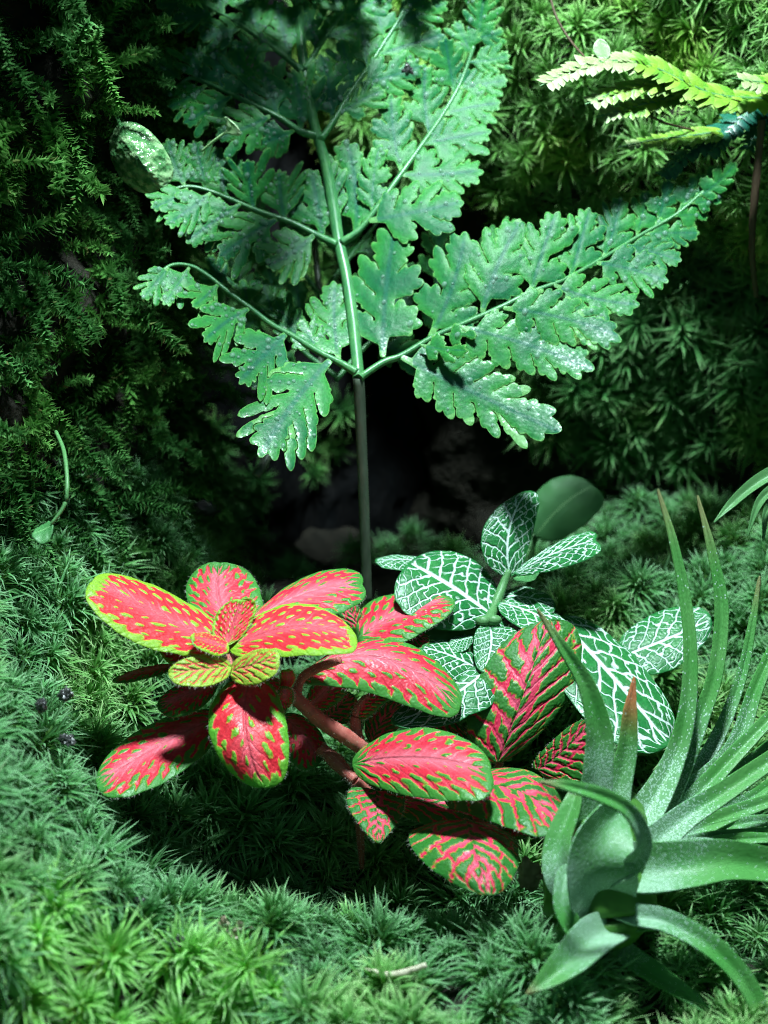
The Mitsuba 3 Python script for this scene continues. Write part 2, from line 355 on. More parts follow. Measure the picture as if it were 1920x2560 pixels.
def leaf(B, M, E, L, R, bsdf, parent, p=0.62, q=0.52, curl=0.16, thick=0.00030, ns=34, nv=17, label=None, ruffle=0.00035, name='leaf', flip=None, edge_hair=None):
    """An ovate leaf: base, middle of the midrib, tip, and the two ends of its widest cross line, each (pixel x, pixel y, depth)."""
    B, M, E, L, R = (at(*x) if len(x) == 3 and abs(x[0]) > 1 else np.asarray(x, float) for x in (B, M, E, L, R))
    LEAF_SEED[0] += 1
    k = LEAF_SEED[0]
    s = 0.5 - 0.5 * np.cos(np.linspace(0, 1, ns) * np.pi)
    C = 2 * M - 0.5 * (B + E)
    mid = ((1 - s) ** 2)[:, None] * B + (2 * s * (1 - s))[:, None] * C + (s ** 2)[:, None] * E
    w = s ** p * (1 - s) ** q
    w = w / w.max()
    w[0] = w[-1] = 0.012
    v = np.sin(np.linspace(-1, 1, nv) * np.pi / 2)
    l, r = L - M, R - M
    N = norm(np.cross(E - B, R - L))
    if N @ (np.array([0, 0, 1.0]) - 0.6 * FWD) < 0:
        N = -N
    half = 0.5 * (np.linalg.norm(l) + np.linalg.norm(r))
    av = np.abs(v)
    P = mid[:, None] + w[:, None, None] * np.where(v[None, :, None] < 0, av[None, :, None] * l, av[None, :, None] * r)
    # blade rises off the midrib, then rolls down to its edge
    prof = 0.55 * av - 1.25 * av ** 2.2
    P = P + N * (curl * half * w[:, None] * prof[None, :])[..., None]
    g = meshkit.fbm(np.stack(np.broadcast_arrays(s[:, None] * 7 + k * 11, v[None, :] * 2.2, np.full((1, 1), 0.5)), -1), 2, seed=k) - 0.5
    P = P + N * (g * ruffle * 2.4 * (0.25 + av[None, :]))[..., None]
    edge = meshkit.noise(np.stack(np.broadcast_arrays(s[:, None] * 17 + k * 3, np.sign(v)[None, :], np.full((1, 1), 0.5)), -1), k + 5) - 0.5
    P = P + np.where(v[None, :, None] < 0, l, r) * (edge * 0.05 * (av ** 4)[None, :] * w[:, None])[..., None]
    uv = np.stack(np.broadcast_arrays(s[:, None] + 2 * k, v[None, :]), -1)
    if np.mean(np.einsum('ijk,k->ij', np.cross(np.gradient(P, axis=0), np.gradient(P, axis=1)), N)) < 0:
        P, uv = P[:, ::-1], uv[:, ::-1]
    mesh, u = shell(P, uv, thick)
    key = put(name, mesh, bsdf, True, u, parent, label)
    LEAF_EDGES.setdefault(parent, []).append((P, N))
    return key


def strap(path, widths, parent, facing=None, kind=0, name='leaf', bsdf='air_plant_leaf', keel=0.62, thick=0.0007, n=46, label=None, twist=(0, 0), m=9):
    """A tapering channelled leaf along points (pixel x, pixel y, depth); widths in pixels at depth 0.25."""
    path = [tuple(x) for x in path]
    if path[-1][0] > 1920:
        e = [path[-1][i] + 1.1 * (path[-1][i] - path[-2][i]) for i in range(3)]
        path, widths = path + [tuple(e)], list(widths) + [6]
    p = catmull([at(*x) for x in path], n)
    s = np.linspace(0, 1, n)
    w = np.interp(s, np.linspace(0, 1, len(widths)), widths) * 0.77 * (0.25 * TANX / 960) * 0.5
    t = norm(np.gradient(p, axis=0))
    F = norm(-FWD * 0.75 + np.array([0, 0, 0.65])) if facing is None else norm(facing)
    side = norm(np.cross(t, F))
    nrm = np.cross(side, t)
    a = np.radians(np.interp(s, np.linspace(0, 1, len(twist)), twist))[:, None]
    side, nrm = side * np.cos(a) + nrm * np.sin(a), nrm * np.cos(a) - side * np.sin(a)
    v = np.linspace(-1, 1, m)
    P = p[:, None] + side[:, None] * (w[:, None] * v[None, :])[..., None] + nrm[:, None] * (w[:, None] * keel * (np.abs(v) ** 1.6)[None, :])[..., None]
    seed = abs(hash((round(path[0][0]), round(path[-1][1])))) % 1000
    P = P + nrm[:, None] * ((meshkit.noise(np.stack(np.broadcast_arrays(s[:, None] * 9 + seed, v[None, :] * 1.3, np.full((1, 1), 0.5)), -1), 3) - 0.5) * 0.0003)[..., None]
    uv = np.stack(np.broadcast_arrays(s[:, None] + 2 * kind, v[None, :] * w[:, None] * 1000 + 3 * (seed % 5)), -1)
    mesh, u = shell(P, uv, thick)
    u[:, 1] = np.where(u[:, 1] > 5e9, u[:, 1], u[:, 1])
    return put(name, mesh, bsdf, True, u, parent, label)


def hairs(pts, dirs, length, width, rng):
    n = len(pts)
    d = norm(dirs + rng.normal(0, 0.35, (n, 3)))
    s = norm(np.cross(d, rng.normal(0, 1, (n, 3))))
    ln = length * rng.uniform(0.6, 1.4, (n, 1))
    bend = np.array([0, 0, -0.15]) * ln
    a, b = pts - s * width / 2, pts + s * width / 2
    c, e = pts + d * ln * 0.55 + s * width * 0.32 , pts + d * ln + bend
    v = np.stack([a, b, c, e], 1).reshape(-1, 3)
    i = np.arange(n)[:, None] * 4
    return v, np.vstack([i + [0, 1, 2], i + [0, 2, 3], i + [1, 3, 2]])


def blob(center, radii, seed=0, rough=0.35, sub=2, rot=None, freq=2.0):
    m = trimesh.creation.icosphere(subdivisions=sub)
    v = np.array(m.vertices)
    v = v * (1 + rough * 2 * (meshkit.fbm(v * freq + seed * 7.7, 3, seed) - 0.5))[:, None] * np.asarray(radii)
    if rot is not None:
        v = v @ np.asarray(rot).T
    return v + center, np.array(m.faces)


def rotm(axis, deg):
    return trimesh.transformations.rotation_matrix(math.radians(deg), axis)[:3, :3]


# ------------------------------------------------------------------ the setting: ground, bank, cave
def fb(x, y, z, f, seed, octv=3):
    return meshkit.fbm(np.stack(np.broadcast_arrays(np.asarray(x, float) * f, np.asarray(y, float) * f, np.asarray(z, float) * f), -1), octv, seed) - 0.5


def sstep(a, b, x):
    t = np.clip((x - a) / (b - a), 0, 1)
    return t * t * (3 - 2 * t)


def ground_z(x, y):
    z = 0.055 * sstep(-0.036, -0.088, x) * sstep(-0.16, -0.06, y) + 0.10 * np.clip(y - 0.005, 0, 0.045) - 0.25 * np.clip(y - 0.06, 0, 0.05) * sstep(0.07, 0.03, np.abs(x)) + 0.018 * sstep(0.05, 0.11, x) * sstep(-0.03, 0.05, y)
    z = z + 0.026 * fb(x, y, 0, 48, 3, 2) + 0.006 * fb(x, y, 0, 160, 9, 2)
    z = z - 0.009 * sstep(0.03, -0.01, y)
    z = z - 0.021 * np.exp(-(((x + 0.004) / 0.038) ** 2 + ((y + 0.040) / 0.022) ** 2))      # hollow under the red plant
    z = z + 0.007 * np.exp(-(((x + 0.034) / 0.022) ** 2 + ((y + 0.075) / 0.02) ** 2))        # hummock in front
    return z


def grid_mesh(P):
    n, m = P.shape[:2]
    i, j = np.meshgrid(np.arange(n - 1), np.arange(m - 1), indexing='ij')
    q = np.stack([i * m + j, (i + 1) * m + j, (i + 1) * m + j + 1, i * m + j + 1], -1).reshape(-1, 4)
    return P.reshape(-1, 3), np.vstack([q[:, [0, 1, 2]], q[:, [0, 2, 3]]])


gx, gy = np.meshgrid(np.linspace(-0.16, 0.18, 130), np.linspace(-0.2, 0.24, 150), indexing='ij')
GROUND = np.stack([gx, gy, ground_z(gx, gy)], -1)
scene['ground'] = mikit.ply(grid_mesh(GROUND), 'soil', smooth=True)
labels['ground'] = {'label': 'dark damp soil under the moss', 'kind': 'structure'}


def wall(plan, z0, z1, disp, na=110, nz=90):
    pl = catmull(np.array([[a, b, 0] for a, b in plan], float), na)
    zz = np.linspace(z0, z1, nz)
    P = np.stack(np.broadcast_arrays(pl[:, None, 0], pl[:, None, 1], zz[None, :]), -1).copy()
    t = norm(np.gradient(pl, axis=0))
    nrm = np.stack([t[:, 1], -t[:, 0], t[:, 2] * 0], -1)          # towards the planted hollow
    P = P + nrm[:, None] * disp(P)[..., None]
    return P


def left_disp(P):
    return 0.016 * fb(P[..., 0], P[..., 1], P[..., 2], 45, 21, 3) * 2 + 0.034 * sstep(0.145, 0.205, P[..., 2]) - 0.005


LEFT = wall([(-0.100, -0.13), (-0.088, -0.06), (-0.073, -0.005), (-0.060, 0.045), (-0.050, 0.085), (-0.060, 0.13)], -0.01, 0.30, left_disp)


def right_disp(P):
    x, y, z = P[..., 0], P[..., 1], P[..., 2]
    d = 0.014 * fb(x, y, z, 50, 31, 3) * 2
    d = d + 0.027 * sstep(0.080, 0.125, z)                                               # the mossy brow above the recess
    d = d + 0.018 * np.exp(-(((x - 0.068) / 0.026) ** 2 + ((z - 0.062) / 0.022) ** 2))    # the cushion of star moss
    return d


RIGHT = wall([(0.004, 0.165), (0.018, 0.140), (0.048, 0.122), (0.085, 0.100), (0.115, 0.070), (0.140, 0.010), (0.15, -0.06)], -0.01, 0.30, right_disp)


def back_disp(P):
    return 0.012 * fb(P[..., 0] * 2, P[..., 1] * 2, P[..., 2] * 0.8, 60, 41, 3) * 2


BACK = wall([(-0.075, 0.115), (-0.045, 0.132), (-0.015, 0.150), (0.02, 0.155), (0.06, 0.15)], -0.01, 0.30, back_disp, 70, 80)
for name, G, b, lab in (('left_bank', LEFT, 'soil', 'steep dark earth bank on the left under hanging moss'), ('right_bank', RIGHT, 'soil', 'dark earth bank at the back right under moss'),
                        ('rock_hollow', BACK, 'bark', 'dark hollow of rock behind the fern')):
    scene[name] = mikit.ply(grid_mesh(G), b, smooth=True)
    labels[name] = {'label': lab, 'kind': 'structure'}


# ------------------------------------------------------------------ moss
def needle(length, width, curve, seg=4, fold=0.35):
    """A narrow leaf along +x from the origin, bending towards -z; returns vertices, faces, t along."""
    t = np.linspace(0, 1, seg + 1)
    w = width * 0.5 * np.clip(np.minimum(1, 0.55 + t * 2.2) * (1 - t ** 2.2), 0.02, 1)
    ang = -curve * t
    dx, dz = np.cos(ang), np.sin(ang)
    x = np.concatenate([[0], np.cumsum((dx[:-1] + dx[1:]) / 2)]) * length / seg
    z = np.concatenate([[0], np.cumsum((dz[:-1] + dz[1:]) / 2)]) * length / seg
    c = np.stack([x, 0 * x, z], 1)
    l = c + np.stack([0 * x, w, w * fold], 1)
    r = c + np.stack([0 * x, -w, w * fold], 1)
    v = np.stack([l, c, r], 1).reshape(-1, 3)
    i = np.arange(seg)[:, None] * 3
    f = np.vstack([i + [0, 1, 3], i + [1, 4, 3], i + [1, 2, 4], i + [2, 5, 4]])
    return v, f, np.repeat(t, 3)


def rosette(rng, n, length, width, pol0, pol1, curve, stemh=0.0, seg=3, spread=0.0012):
    """A moss head: leaves from a short stem along +z, upright at the top, spreading and drooping lower down."""
    vs, fs, us, o = [], [], [], 0
    lean = rng.normal(0, 0.12, 2)
    for i in range(n):
        f = (i + 0.5) / n
        pol = math.radians(pol0 + (pol1 - pol0) * f ** 0.8 + rng.normal(0, 8))
        az = i * 2.39996 + rng.normal(0, 0.3)
        ln = length * rng.uniform(0.72, 1.18) * (0.55 + 0.45 * min(1, f * 2.5))
        v, fc, t = needle(ln, width * rng.uniform(0.8, 1.2), curve * rng.uniform(0.1, 1.7), seg)
        e = math.pi / 2 - pol
        ce, se, ca, sa = math.cos(e), math.sin(e), math.cos(az), math.sin(az)
        ro = rng.normal(0, 0.4)
        X = np.array([ce * ca, ce * sa, se])
        Y = np.array([-sa, ca, 0])
        Z = np.cross(X, Y)
        Y, Z = Y * math.cos(ro) + Z * math.sin(ro), Z * math.cos(ro) - Y * math.sin(ro)
        h = stemh * (1 - f)
        off = spread * rng.uniform(0.2, 1.0) * math.sin(min(pol, 1.4))
        v = v[:, :1] * X + v[:, 1:2] * Y + v[:, 2:] * Z + np.array([lean[0] * h + ca * off + rng.normal(0, spread * 0.3), lean[1] * h + sa * off + rng.normal(0, spread * 0.3), h])
        vs.append(v)
        fs.append(fc + o)
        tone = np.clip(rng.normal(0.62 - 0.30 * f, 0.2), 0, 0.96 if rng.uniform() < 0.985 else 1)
        us.append(np.stack([t, np.full(len(t), tone)], 1))
        o += len(v)
    return np.vstack(vs), np.vstack(fs), np.vstack(us)


def feather(rng, length, n, leaf_len, leaf_w, bend):
    """A shoot of feather moss along +z, bending over towards +x, with small pointed leaves all round; 0.8 of its length hangs."""
    t = np.linspace(0, 1, 14)
    ang = bend * t ** 1.2
    x = np.concatenate([[0], np.cumsum(np.sin(ang[1:]))]) * length / 13
    z = np.concatenate([[0], np.cumsum(np.cos(ang[1:]))]) * length / 13
    wob = rng.normal(0, 0.04, 14).cumsum() * length * 0.4
    c = np.stack([x, wob, z], 1)
    vs, fs, us, o = [], [], [], 0
    tv, tf = tube(c, [0.00022, 0.0001], 4, 14)
    vs.append(tv)
    fs.append(tf)
    us.append(np.tile([0.1, 0.3], (len(tv), 1)))
    o = len(tv)
    for i in range(n):
        f = ((i + rng.uniform(0, 1)) / n) ** 0.9
        p = np.array([np.interp(f, t, c[:, k]) for k in range(3)])
        d = norm(np.array([np.interp(min(1, f + 0.05), t, c[:, k]) for k in range(3)]) - np.array([np.interp(max(0, f - 0.05), t, c[:, k]) for k in range(3)]))
        s0 = norm(np.cross(d, [0.3, 1, 0.2]))
        az = i * 2.39996 + rng.normal(0, 0.4)
        s1 = np.cross(d, s0)
        out = s0 * math.cos(az) + s1 * math.sin(az)
        sp = math.radians(rng.uniform(38, 75))
        X = d * math.cos(sp) + out * math.sin(sp)
        Y = norm(np.cross(d, out))
        Z = np.cross(X, Y)
        k = 1 - 0.35 * f
        v, fc, tt = needle(leaf_len * rng.uniform(0.7, 1.25) * k, leaf_w * k, rng.uniform(-0.2, 0.8), 3)
        vs.append(p + v[:, :1] * X + v[:, 1:2] * Y + v[:, 2:] * Z)
        fs.append(fc + o)
        us.append(np.stack([0.25 * f + 0.75 * tt * (0.5 + 0.5 * f), np.full(len(tt), rng.uniform(0, 1))], 1))
        o += len(v)
    return np.vstack(vs), np.vstack(fs), np.vstack(us)


VARIANTS = {}


def variant(kind, key, vfu, bsdf):
    v, f, u = vfu
    scene[key] = {'type': 'shapegroup', 'tuft': mikit.ply((v, f), bsdf, smooth=False, uv=u)}
    VARIANTS.setdefault(kind, []).append(key)


rng = np.random.default_rng(11)
for i in range(9):
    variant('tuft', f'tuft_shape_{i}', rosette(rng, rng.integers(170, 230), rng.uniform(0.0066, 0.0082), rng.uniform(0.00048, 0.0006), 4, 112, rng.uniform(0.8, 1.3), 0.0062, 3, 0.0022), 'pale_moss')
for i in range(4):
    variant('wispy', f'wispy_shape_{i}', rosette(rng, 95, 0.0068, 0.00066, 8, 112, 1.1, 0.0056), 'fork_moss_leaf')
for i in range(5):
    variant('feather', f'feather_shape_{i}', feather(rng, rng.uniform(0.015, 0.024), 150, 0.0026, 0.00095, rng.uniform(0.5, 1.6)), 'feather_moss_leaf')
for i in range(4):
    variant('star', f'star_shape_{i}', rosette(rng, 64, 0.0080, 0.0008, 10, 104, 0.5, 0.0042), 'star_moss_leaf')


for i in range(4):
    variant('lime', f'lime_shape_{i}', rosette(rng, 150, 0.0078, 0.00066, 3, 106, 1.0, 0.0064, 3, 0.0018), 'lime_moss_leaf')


def surface_points(P, n, rng, keep=None):
    v, f = grid_mesh(P)
    m = trimesh.Trimesh(v, f, process=False)
    a = m.area_faces / m.area_faces.sum()
    idx = rng.choice(len(f), n, p=a)
    r = rng.uniform(0, 1, (n, 2))
    r = np.where(r.sum(1, keepdims=True) > 1, 1 - r, r)
    t = v[f[idx]]
    pts = t[:, 0] + r[:, :1] * (t[:, 1] - t[:, 0]) + r[:, 1:] * (t[:, 2] - t[:, 0])
    N = m.face_normals[idx]
    N = np.where(((CAM - pts) * N).sum(1, keepdims=True) + 0.2 * N[:, 2:] < 0, -N, N)
    if keep is not None:
        k = keep(pts)
        pts, N = pts[k], N[k]
    return pts, N


def thin_out(pts, N, r, rng):
    """Keeps points at least r apart."""
    from scipy.spatial import cKDTree
    tr = cKDTree(pts)
    ok = np.ones(len(pts), bool)
    for i, nb in enumerate(tr.query_ball_point(pts, r)):
        if ok[i]:
            for j in nb:
                if j > i:
                    ok[j] = False
    return pts[ok], N[ok]


def in_view(pts, margin=0.10):
    d = pts - CAM
    z = d @ FWD
    return (z > 0.05) & (np.abs(d @ RGT / z) < TANX + margin) & (np.abs(d @ UPV / z) < TANX * 4 / 3 + margin)


STUFF_N = {}


def scatter(stuff, kind, pts, N, scale, rng, axis=lambda p, n: n, sink=0.001, hang=None, jit=0.16):
    for p, n in zip(pts, N):
        z = norm(axis(p, n) + rng.normal(0, jit, 3))
        if hang is None:
            a = rng.normal(0, 1, 3)
        else:
            a = np.array(hang) + rng.normal(0, 0.25 + jit, 3)
        x = norm(a - (a @ z) * z)
        y = np.cross(z, x)
        s = rng.uniform(*scale)
        M = np.eye(4)
        M[:3, 0], M[:3, 1], M[:3, 2], M[:3, 3] = x * s, y * s, z * s, p - n * sink
        STUFF_N[stuff] = STUFF_N.get(stuff, 0) + 1
        scene[f'{stuff}__{STUFF_N[stuff]:03d}'] = {'type': 'instance', 'to_world': T(M), 'ref': {'type': 'ref', 'id': VARIANTS[kind][rng.integers(len(VARIANTS[kind]))]}}


def stuff(key, label, cat='moss'):
    labels[key] = {'label': label, 'category': cat, 'kind': 'stuff'}


UP = np.array([0, 0, 1.0])
rng = np.random.default_rng(5)
stuff('cushion_moss', 'pale green needle-leaved cushion moss covering the ground in front and on both sides')
pts, N = surface_points(GROUND, 26000, rng, lambda p: in_view(p) & (p[:, 1] < 0.15))
lpts, lN = pts, N
gap = (((pts[:, 0] + 0.038) / 0.023) ** 2 + ((pts[:, 1] + 0.098) / 0.016) ** 2 < 1) | (pts[:, 1] > 0.028) & (np.abs(pts[:, 0] + 0.004) < 0.044) & (rng.uniform(0, 1, len(pts)) < 0.985)
pts, N = pts[~gap], N[~gap]
front = pts[:, 1] < 0.02
a, b = thin_out(pts[front], N[front], 0.0056, rng), thin_out(pts[~front], N[~front], 0.0066, rng)
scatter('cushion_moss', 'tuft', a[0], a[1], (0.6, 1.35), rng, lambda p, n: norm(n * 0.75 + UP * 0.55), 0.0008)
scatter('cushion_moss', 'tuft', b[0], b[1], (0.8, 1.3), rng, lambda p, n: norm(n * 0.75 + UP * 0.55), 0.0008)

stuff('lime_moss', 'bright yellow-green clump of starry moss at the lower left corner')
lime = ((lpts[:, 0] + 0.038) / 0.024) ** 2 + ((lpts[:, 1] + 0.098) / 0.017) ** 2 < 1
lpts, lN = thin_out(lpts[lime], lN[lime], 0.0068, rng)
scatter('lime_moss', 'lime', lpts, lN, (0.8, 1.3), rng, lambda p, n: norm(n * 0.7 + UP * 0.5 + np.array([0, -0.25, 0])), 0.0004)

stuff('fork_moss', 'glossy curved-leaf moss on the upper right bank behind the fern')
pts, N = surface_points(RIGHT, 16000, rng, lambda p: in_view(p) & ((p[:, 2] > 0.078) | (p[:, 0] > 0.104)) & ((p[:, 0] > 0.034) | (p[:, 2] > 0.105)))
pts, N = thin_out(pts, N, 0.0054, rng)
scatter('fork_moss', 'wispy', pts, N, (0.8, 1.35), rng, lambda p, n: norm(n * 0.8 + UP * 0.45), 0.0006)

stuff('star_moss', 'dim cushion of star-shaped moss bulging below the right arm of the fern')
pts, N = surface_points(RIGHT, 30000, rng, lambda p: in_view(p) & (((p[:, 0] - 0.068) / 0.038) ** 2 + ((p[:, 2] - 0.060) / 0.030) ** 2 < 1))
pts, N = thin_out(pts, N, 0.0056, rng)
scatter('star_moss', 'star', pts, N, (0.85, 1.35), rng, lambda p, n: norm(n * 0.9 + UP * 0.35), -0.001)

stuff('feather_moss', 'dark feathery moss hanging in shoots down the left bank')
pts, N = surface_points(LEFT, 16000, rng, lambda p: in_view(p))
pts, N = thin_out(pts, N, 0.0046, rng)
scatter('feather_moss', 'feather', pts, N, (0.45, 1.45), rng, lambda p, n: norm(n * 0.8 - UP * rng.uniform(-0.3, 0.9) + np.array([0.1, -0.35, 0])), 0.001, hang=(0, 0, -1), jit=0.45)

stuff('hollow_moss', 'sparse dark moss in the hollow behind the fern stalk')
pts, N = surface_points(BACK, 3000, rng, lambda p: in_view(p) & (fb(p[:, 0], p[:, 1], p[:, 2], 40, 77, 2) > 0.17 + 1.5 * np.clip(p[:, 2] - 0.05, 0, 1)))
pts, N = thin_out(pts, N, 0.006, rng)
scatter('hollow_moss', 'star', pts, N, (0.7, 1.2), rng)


# ------------------------------------------------------------------ the fern
def fern_depth(px, py):
    px, py = np.asarray(px, float), np.asarray(py, float)
    t = (945 - py) / 945
    d = 0.305 + 0.047 * t - 0.015 * np.clip(t, 0, 1.1) ** 2
    d = d - 0.004 * np.clip((px - 1000) / 800, 0, 1) ** 1.5 - 0.006 * np.clip((860 - px) / 500, 0, 1) ** 1.3
    d = d - 0.00022 * (np.sqrt(np.minimum(py, 0) ** 2 + 6400) - 80)
    return d + 0.004 * np.sin(px / 170.0 + 0.6) * np.sin(py / 140.0)


def lobe(foot, ang, ln, wd, teeth, rng):
    """A round-ended toothed lobe, narrow at its foot."""
    t = np.linspace(0, 1, 60)
    half = wd * np.interp(t, [0, .12, .40, .68, .85, .95, 1.0], [.16, .30, .82, 1.0, .84, .52, 0.0])
    s = np.concatenate([t, t[::-1][1:]])
    y = np.concatenate([half, -half[::-1][1:]])
    x = s * ln
    # teeth: rounded scallops along the outer margin
    m = np.linspace(-1, 1, len(s))
    c0 = np.array([0.45 * ln, 0.0])
    r = np.stack([x, y], 1) - c0
    rad = np.linalg.norm(r, axis=1, keepdims=True)
    phi = np.arctan2(r[:, 1], r[:, 0])
    zone = np.clip((1.9 - np.abs(phi)) / 0.4, 0, 1)
    sc = np.abs(np.sin(phi * teeth / 2 + (np.pi / 2 if teeth % 2 else 0))) ** 0.8
    k = 1 + zone * (0.36 * sc - 0.17) * rng.uniform(0.8, 1.2)
    q = c0 + r * k[:, None]
    c, d = math.cos(ang), math.sin(ang)
    return Polygon(np.stack([foot[0] + q[:, 0] * c - q[:, 1] * d, foot[1] + q[:, 0] * d + q[:, 1] * c], 1)).buffer(0)

def leaflet_outline(L, hw, n, rng):
    """A fern leaflet along +x: alternating round toothed lobes on a narrow winged axis, with a broad toothed end."""
    xs = np.linspace(0, 0.86, 24)
    wing = hw * np.interp(xs, [0, .10, .22, .5, .86], [.07, .10, .20, .25, .19])
    parts = [Polygon(np.vstack([np.stack([xs * L, wing], 1), np.stack([xs * L, -wing], 1)[::-1]])).buffer(0)]
    first = rng.choice([-1, 1])
    lobes = []
    for side in (1, -1):
        k = n if side == first else max(1, n - (1 if n < 4 else 0))
        x0, x1 = (0.06, 0.55) if side == first else (0.11, 0.59)
        if n >= 4: x0, x1 = x0 - .02, x1 + .07
        pos = x0 + (x1 - x0) * (np.arange(k) + 0.25) / max(k - 0.25, 1)
        for j, p in enumerate(pos):
            f = (p - x0) / (x1 - x0)
            env = np.interp(f, [0, .3, 1], [0.80, 1.0, 0.72])
            ang = math.radians(np.interp(f, [0, 1], [46, 31]) + rng.uniform(-5, 5))
            ln = hw * env / math.sin(ang) * 0.88 * rng.uniform(0.93, 1.07)
            sp = (x1 - x0) * L / max(k - 0.25, 1)
            wd = min(0.50 * sp * math.sin(ang) * 1.38, 0.43 * ln) * rng.uniform(0.92, 1.06)
            lobes.append(lobe((p * L - 0.05 * ln, 0), side * ang, ln, wd, 9 if wd > 15 else 7, rng))
    lobes.append(lobe((L * 0.58, 0), rng.uniform(-.08, .08), L * 0.42, min(hw * 0.48, L * .15), 11, rng))
    g = parts[0]
    for l in lobes:
        # leave a narrow slit between neighbouring lobes
        g = unary_union([g.difference(l.buffer(2.0).difference(parts[0])), l])
    g = g.buffer(0.7).buffer(-1.2).buffer(0.5)
    if g.geom_type != 'Polygon':
        g = max(g.geoms, key=lambda q: q.area)
    return Polygon(g.exterior, [r for r in g.interiors if Polygon(r).area > 25]).simplify(0.3)


DROP_SITES = []


def leaflet(parent, b, t, hw, n, rng, doff=0.0, tipd=None, roll=None, bend=None, cut=0.8, wide=1.0):
    b, t = np.array(b, float), np.array(t, float)
    L = np.linalg.norm(t - b)
    hw = hw * wide * (0.92 if n < 4 else 0.98)
    poly = leaflet_outline(L, hw, n, rng)
    ring = poly.exterior
    npt = max(40, int(ring.length / 3.2))
    bd = np.array([ring.interpolate(x).coords[0] for x in np.linspace(0, ring.length, npt, endpoint=False)])
    x0, y0, x1, y1 = poly.bounds
    st = max(7.0, L / 26)
    xx, yy = np.meshgrid(np.arange(x0, x1, st), np.arange(y0, y1, st * 0.9))
    c = np.stack([xx.ravel(), yy.ravel()], 1) + rng.uniform(-0.2, 0.2, (xx.size, 2)) * st
    inner = poly.buffer(-st * 0.5)
    c = c[shapely.contains_xy(inner, c[:, 0], c[:, 1])]
    hole = [np.array([Polygon(r).exterior.interpolate(x).coords[0] for x in np.linspace(0, r.length, max(6, int(r.length / 5)), endpoint=False)]) for r in poly.interiors]
    q = np.vstack([bd, c] + hole)
    tri = Delaunay(q).simplices
    ce = q[tri].mean(1)
    tri = tri[shapely.contains_xy(poly.buffer(0.15), ce[:, 0], ce[:, 1])]
    e1, e2 = q[tri[:, 1]] - q[tri[:, 0]], q[tri[:, 2]] - q[tri[:, 0]]
    ar = e1[:, 0] * e2[:, 1] - e1[:, 1] * e2[:, 0]
    tri = tri[np.abs(ar) > 0.4]
    ar = ar[np.abs(ar) > 0.4]
    tri = np.where(ar[:, None] < 0, tri[:, ::-1], tri)
    ax = (t - b) / L
    pp = np.array([-ax[1], ax[0]])
    f = q[:, 0] / L
    bow = (bend if bend is not None else rng.uniform(-0.05, 0.05)) * L
    pix = b + q[:, :1] * ax + (q[:, 1] + bow * 4 * f * (1 - f))[:, None] * pp
    edge = shapely.distance(shapely.points(q), ring)
    mm = 0.305 * TANX / 960
    tip = rng.uniform(-0.0022, 0.0014) if tipd is None else tipd
    rl = rng.uniform(-0.10, 0.10) if roll is None else roll
    pillow = 0.00022 * (1 - np.exp(-edge / 7.0)) - 0.00028 * np.exp(-np.abs(q[:, 1]) / 4.0) * (edge > 5)
    lane = (q[:, 0] - 1.15 * np.abs(q[:, 1])) / L * n / 0.55
    pillow = pillow - 0.00016 * np.exp(-((np.abs((lane - 0.7) % 1.0 - 0.5)) / 0.10) ** 2) * (edge > 5)
    dep = fern_depth(pix[:, 0], pix[:, 1]) + doff + tip * np.clip(f, 0, 1.2) ** 1.6 + rl * q[:, 1] * mm + 0.05 * np.abs(q[:, 1]) * mm - pillow
    P = at(pix[:, 0], pix[:, 1], dep)
    N = np.zeros_like(P)
    fn = np.cross(P[tri[:, 1]] - P[tri[:, 0]], P[tri[:, 2]] - P[tri[:, 0]])
    for k in range(3):
        np.add.at(N, tri[:, k], fn)
    N = norm(N)
    if N.mean(0) @ FWD > 0:
        N, tri = -N, tri[:, ::-1]
    back = P - N * 0.00018
    m = len(P)
    E = np.sort(np.vstack([tri[:, [0, 1]], tri[:, [1, 2]], tri[:, [2, 0]]]), 1)
    D = np.vstack([tri[:, [0, 1]], tri[:, [1, 2]], tri[:, [2, 0]]])
    code = E[:, 0] * m + E[:, 1]
    u, inv, cnt = np.unique(code, return_inverse=True, return_counts=True)
    bd_e = D[cnt[inv] == 1]
    faces = np.vstack([tri, tri[:, ::-1] + m, np.stack([bd_e[:, 0], bd_e[:, 0] + m, bd_e[:, 1]], 1), np.stack([bd_e[:, 1], bd_e[:, 0] + m, bd_e[:, 1] + m], 1)])
    uv = np.stack([edge / 20.0, q[:, 1] / hw], 1)
    put('leaflet', (np.vstack([P, back]), faces), 'fern_leaf', True, np.vstack([uv, uv]), parent)
    DROP_SITES.append((P[npt:npt + len(c)], N[npt:npt + len(c)], pix[npt:npt + len(c)]))


FERN = thing('fern', 'large green lacy fern frond beaded with water, standing in the middle behind the red plant', 'fern')
RACHIS = [(917, 1500), (914, 1380), (906, 1160), (897, 945), (882, 800), (866, 690), (848, 610), (834, 520), (820, 440), (804, 375), (790, 330), (772, 250), (760, 170), (752, 90), (748, 0), (744, -120), (742, -230), (742, -340), (745, -450), (750, -560)]


def rdep(i, p):
    return 0.305 + 0.0158 * (p[1] - 945) / 555 if p[1] > 945 else float(fern_depth(*p)) + 0.0012


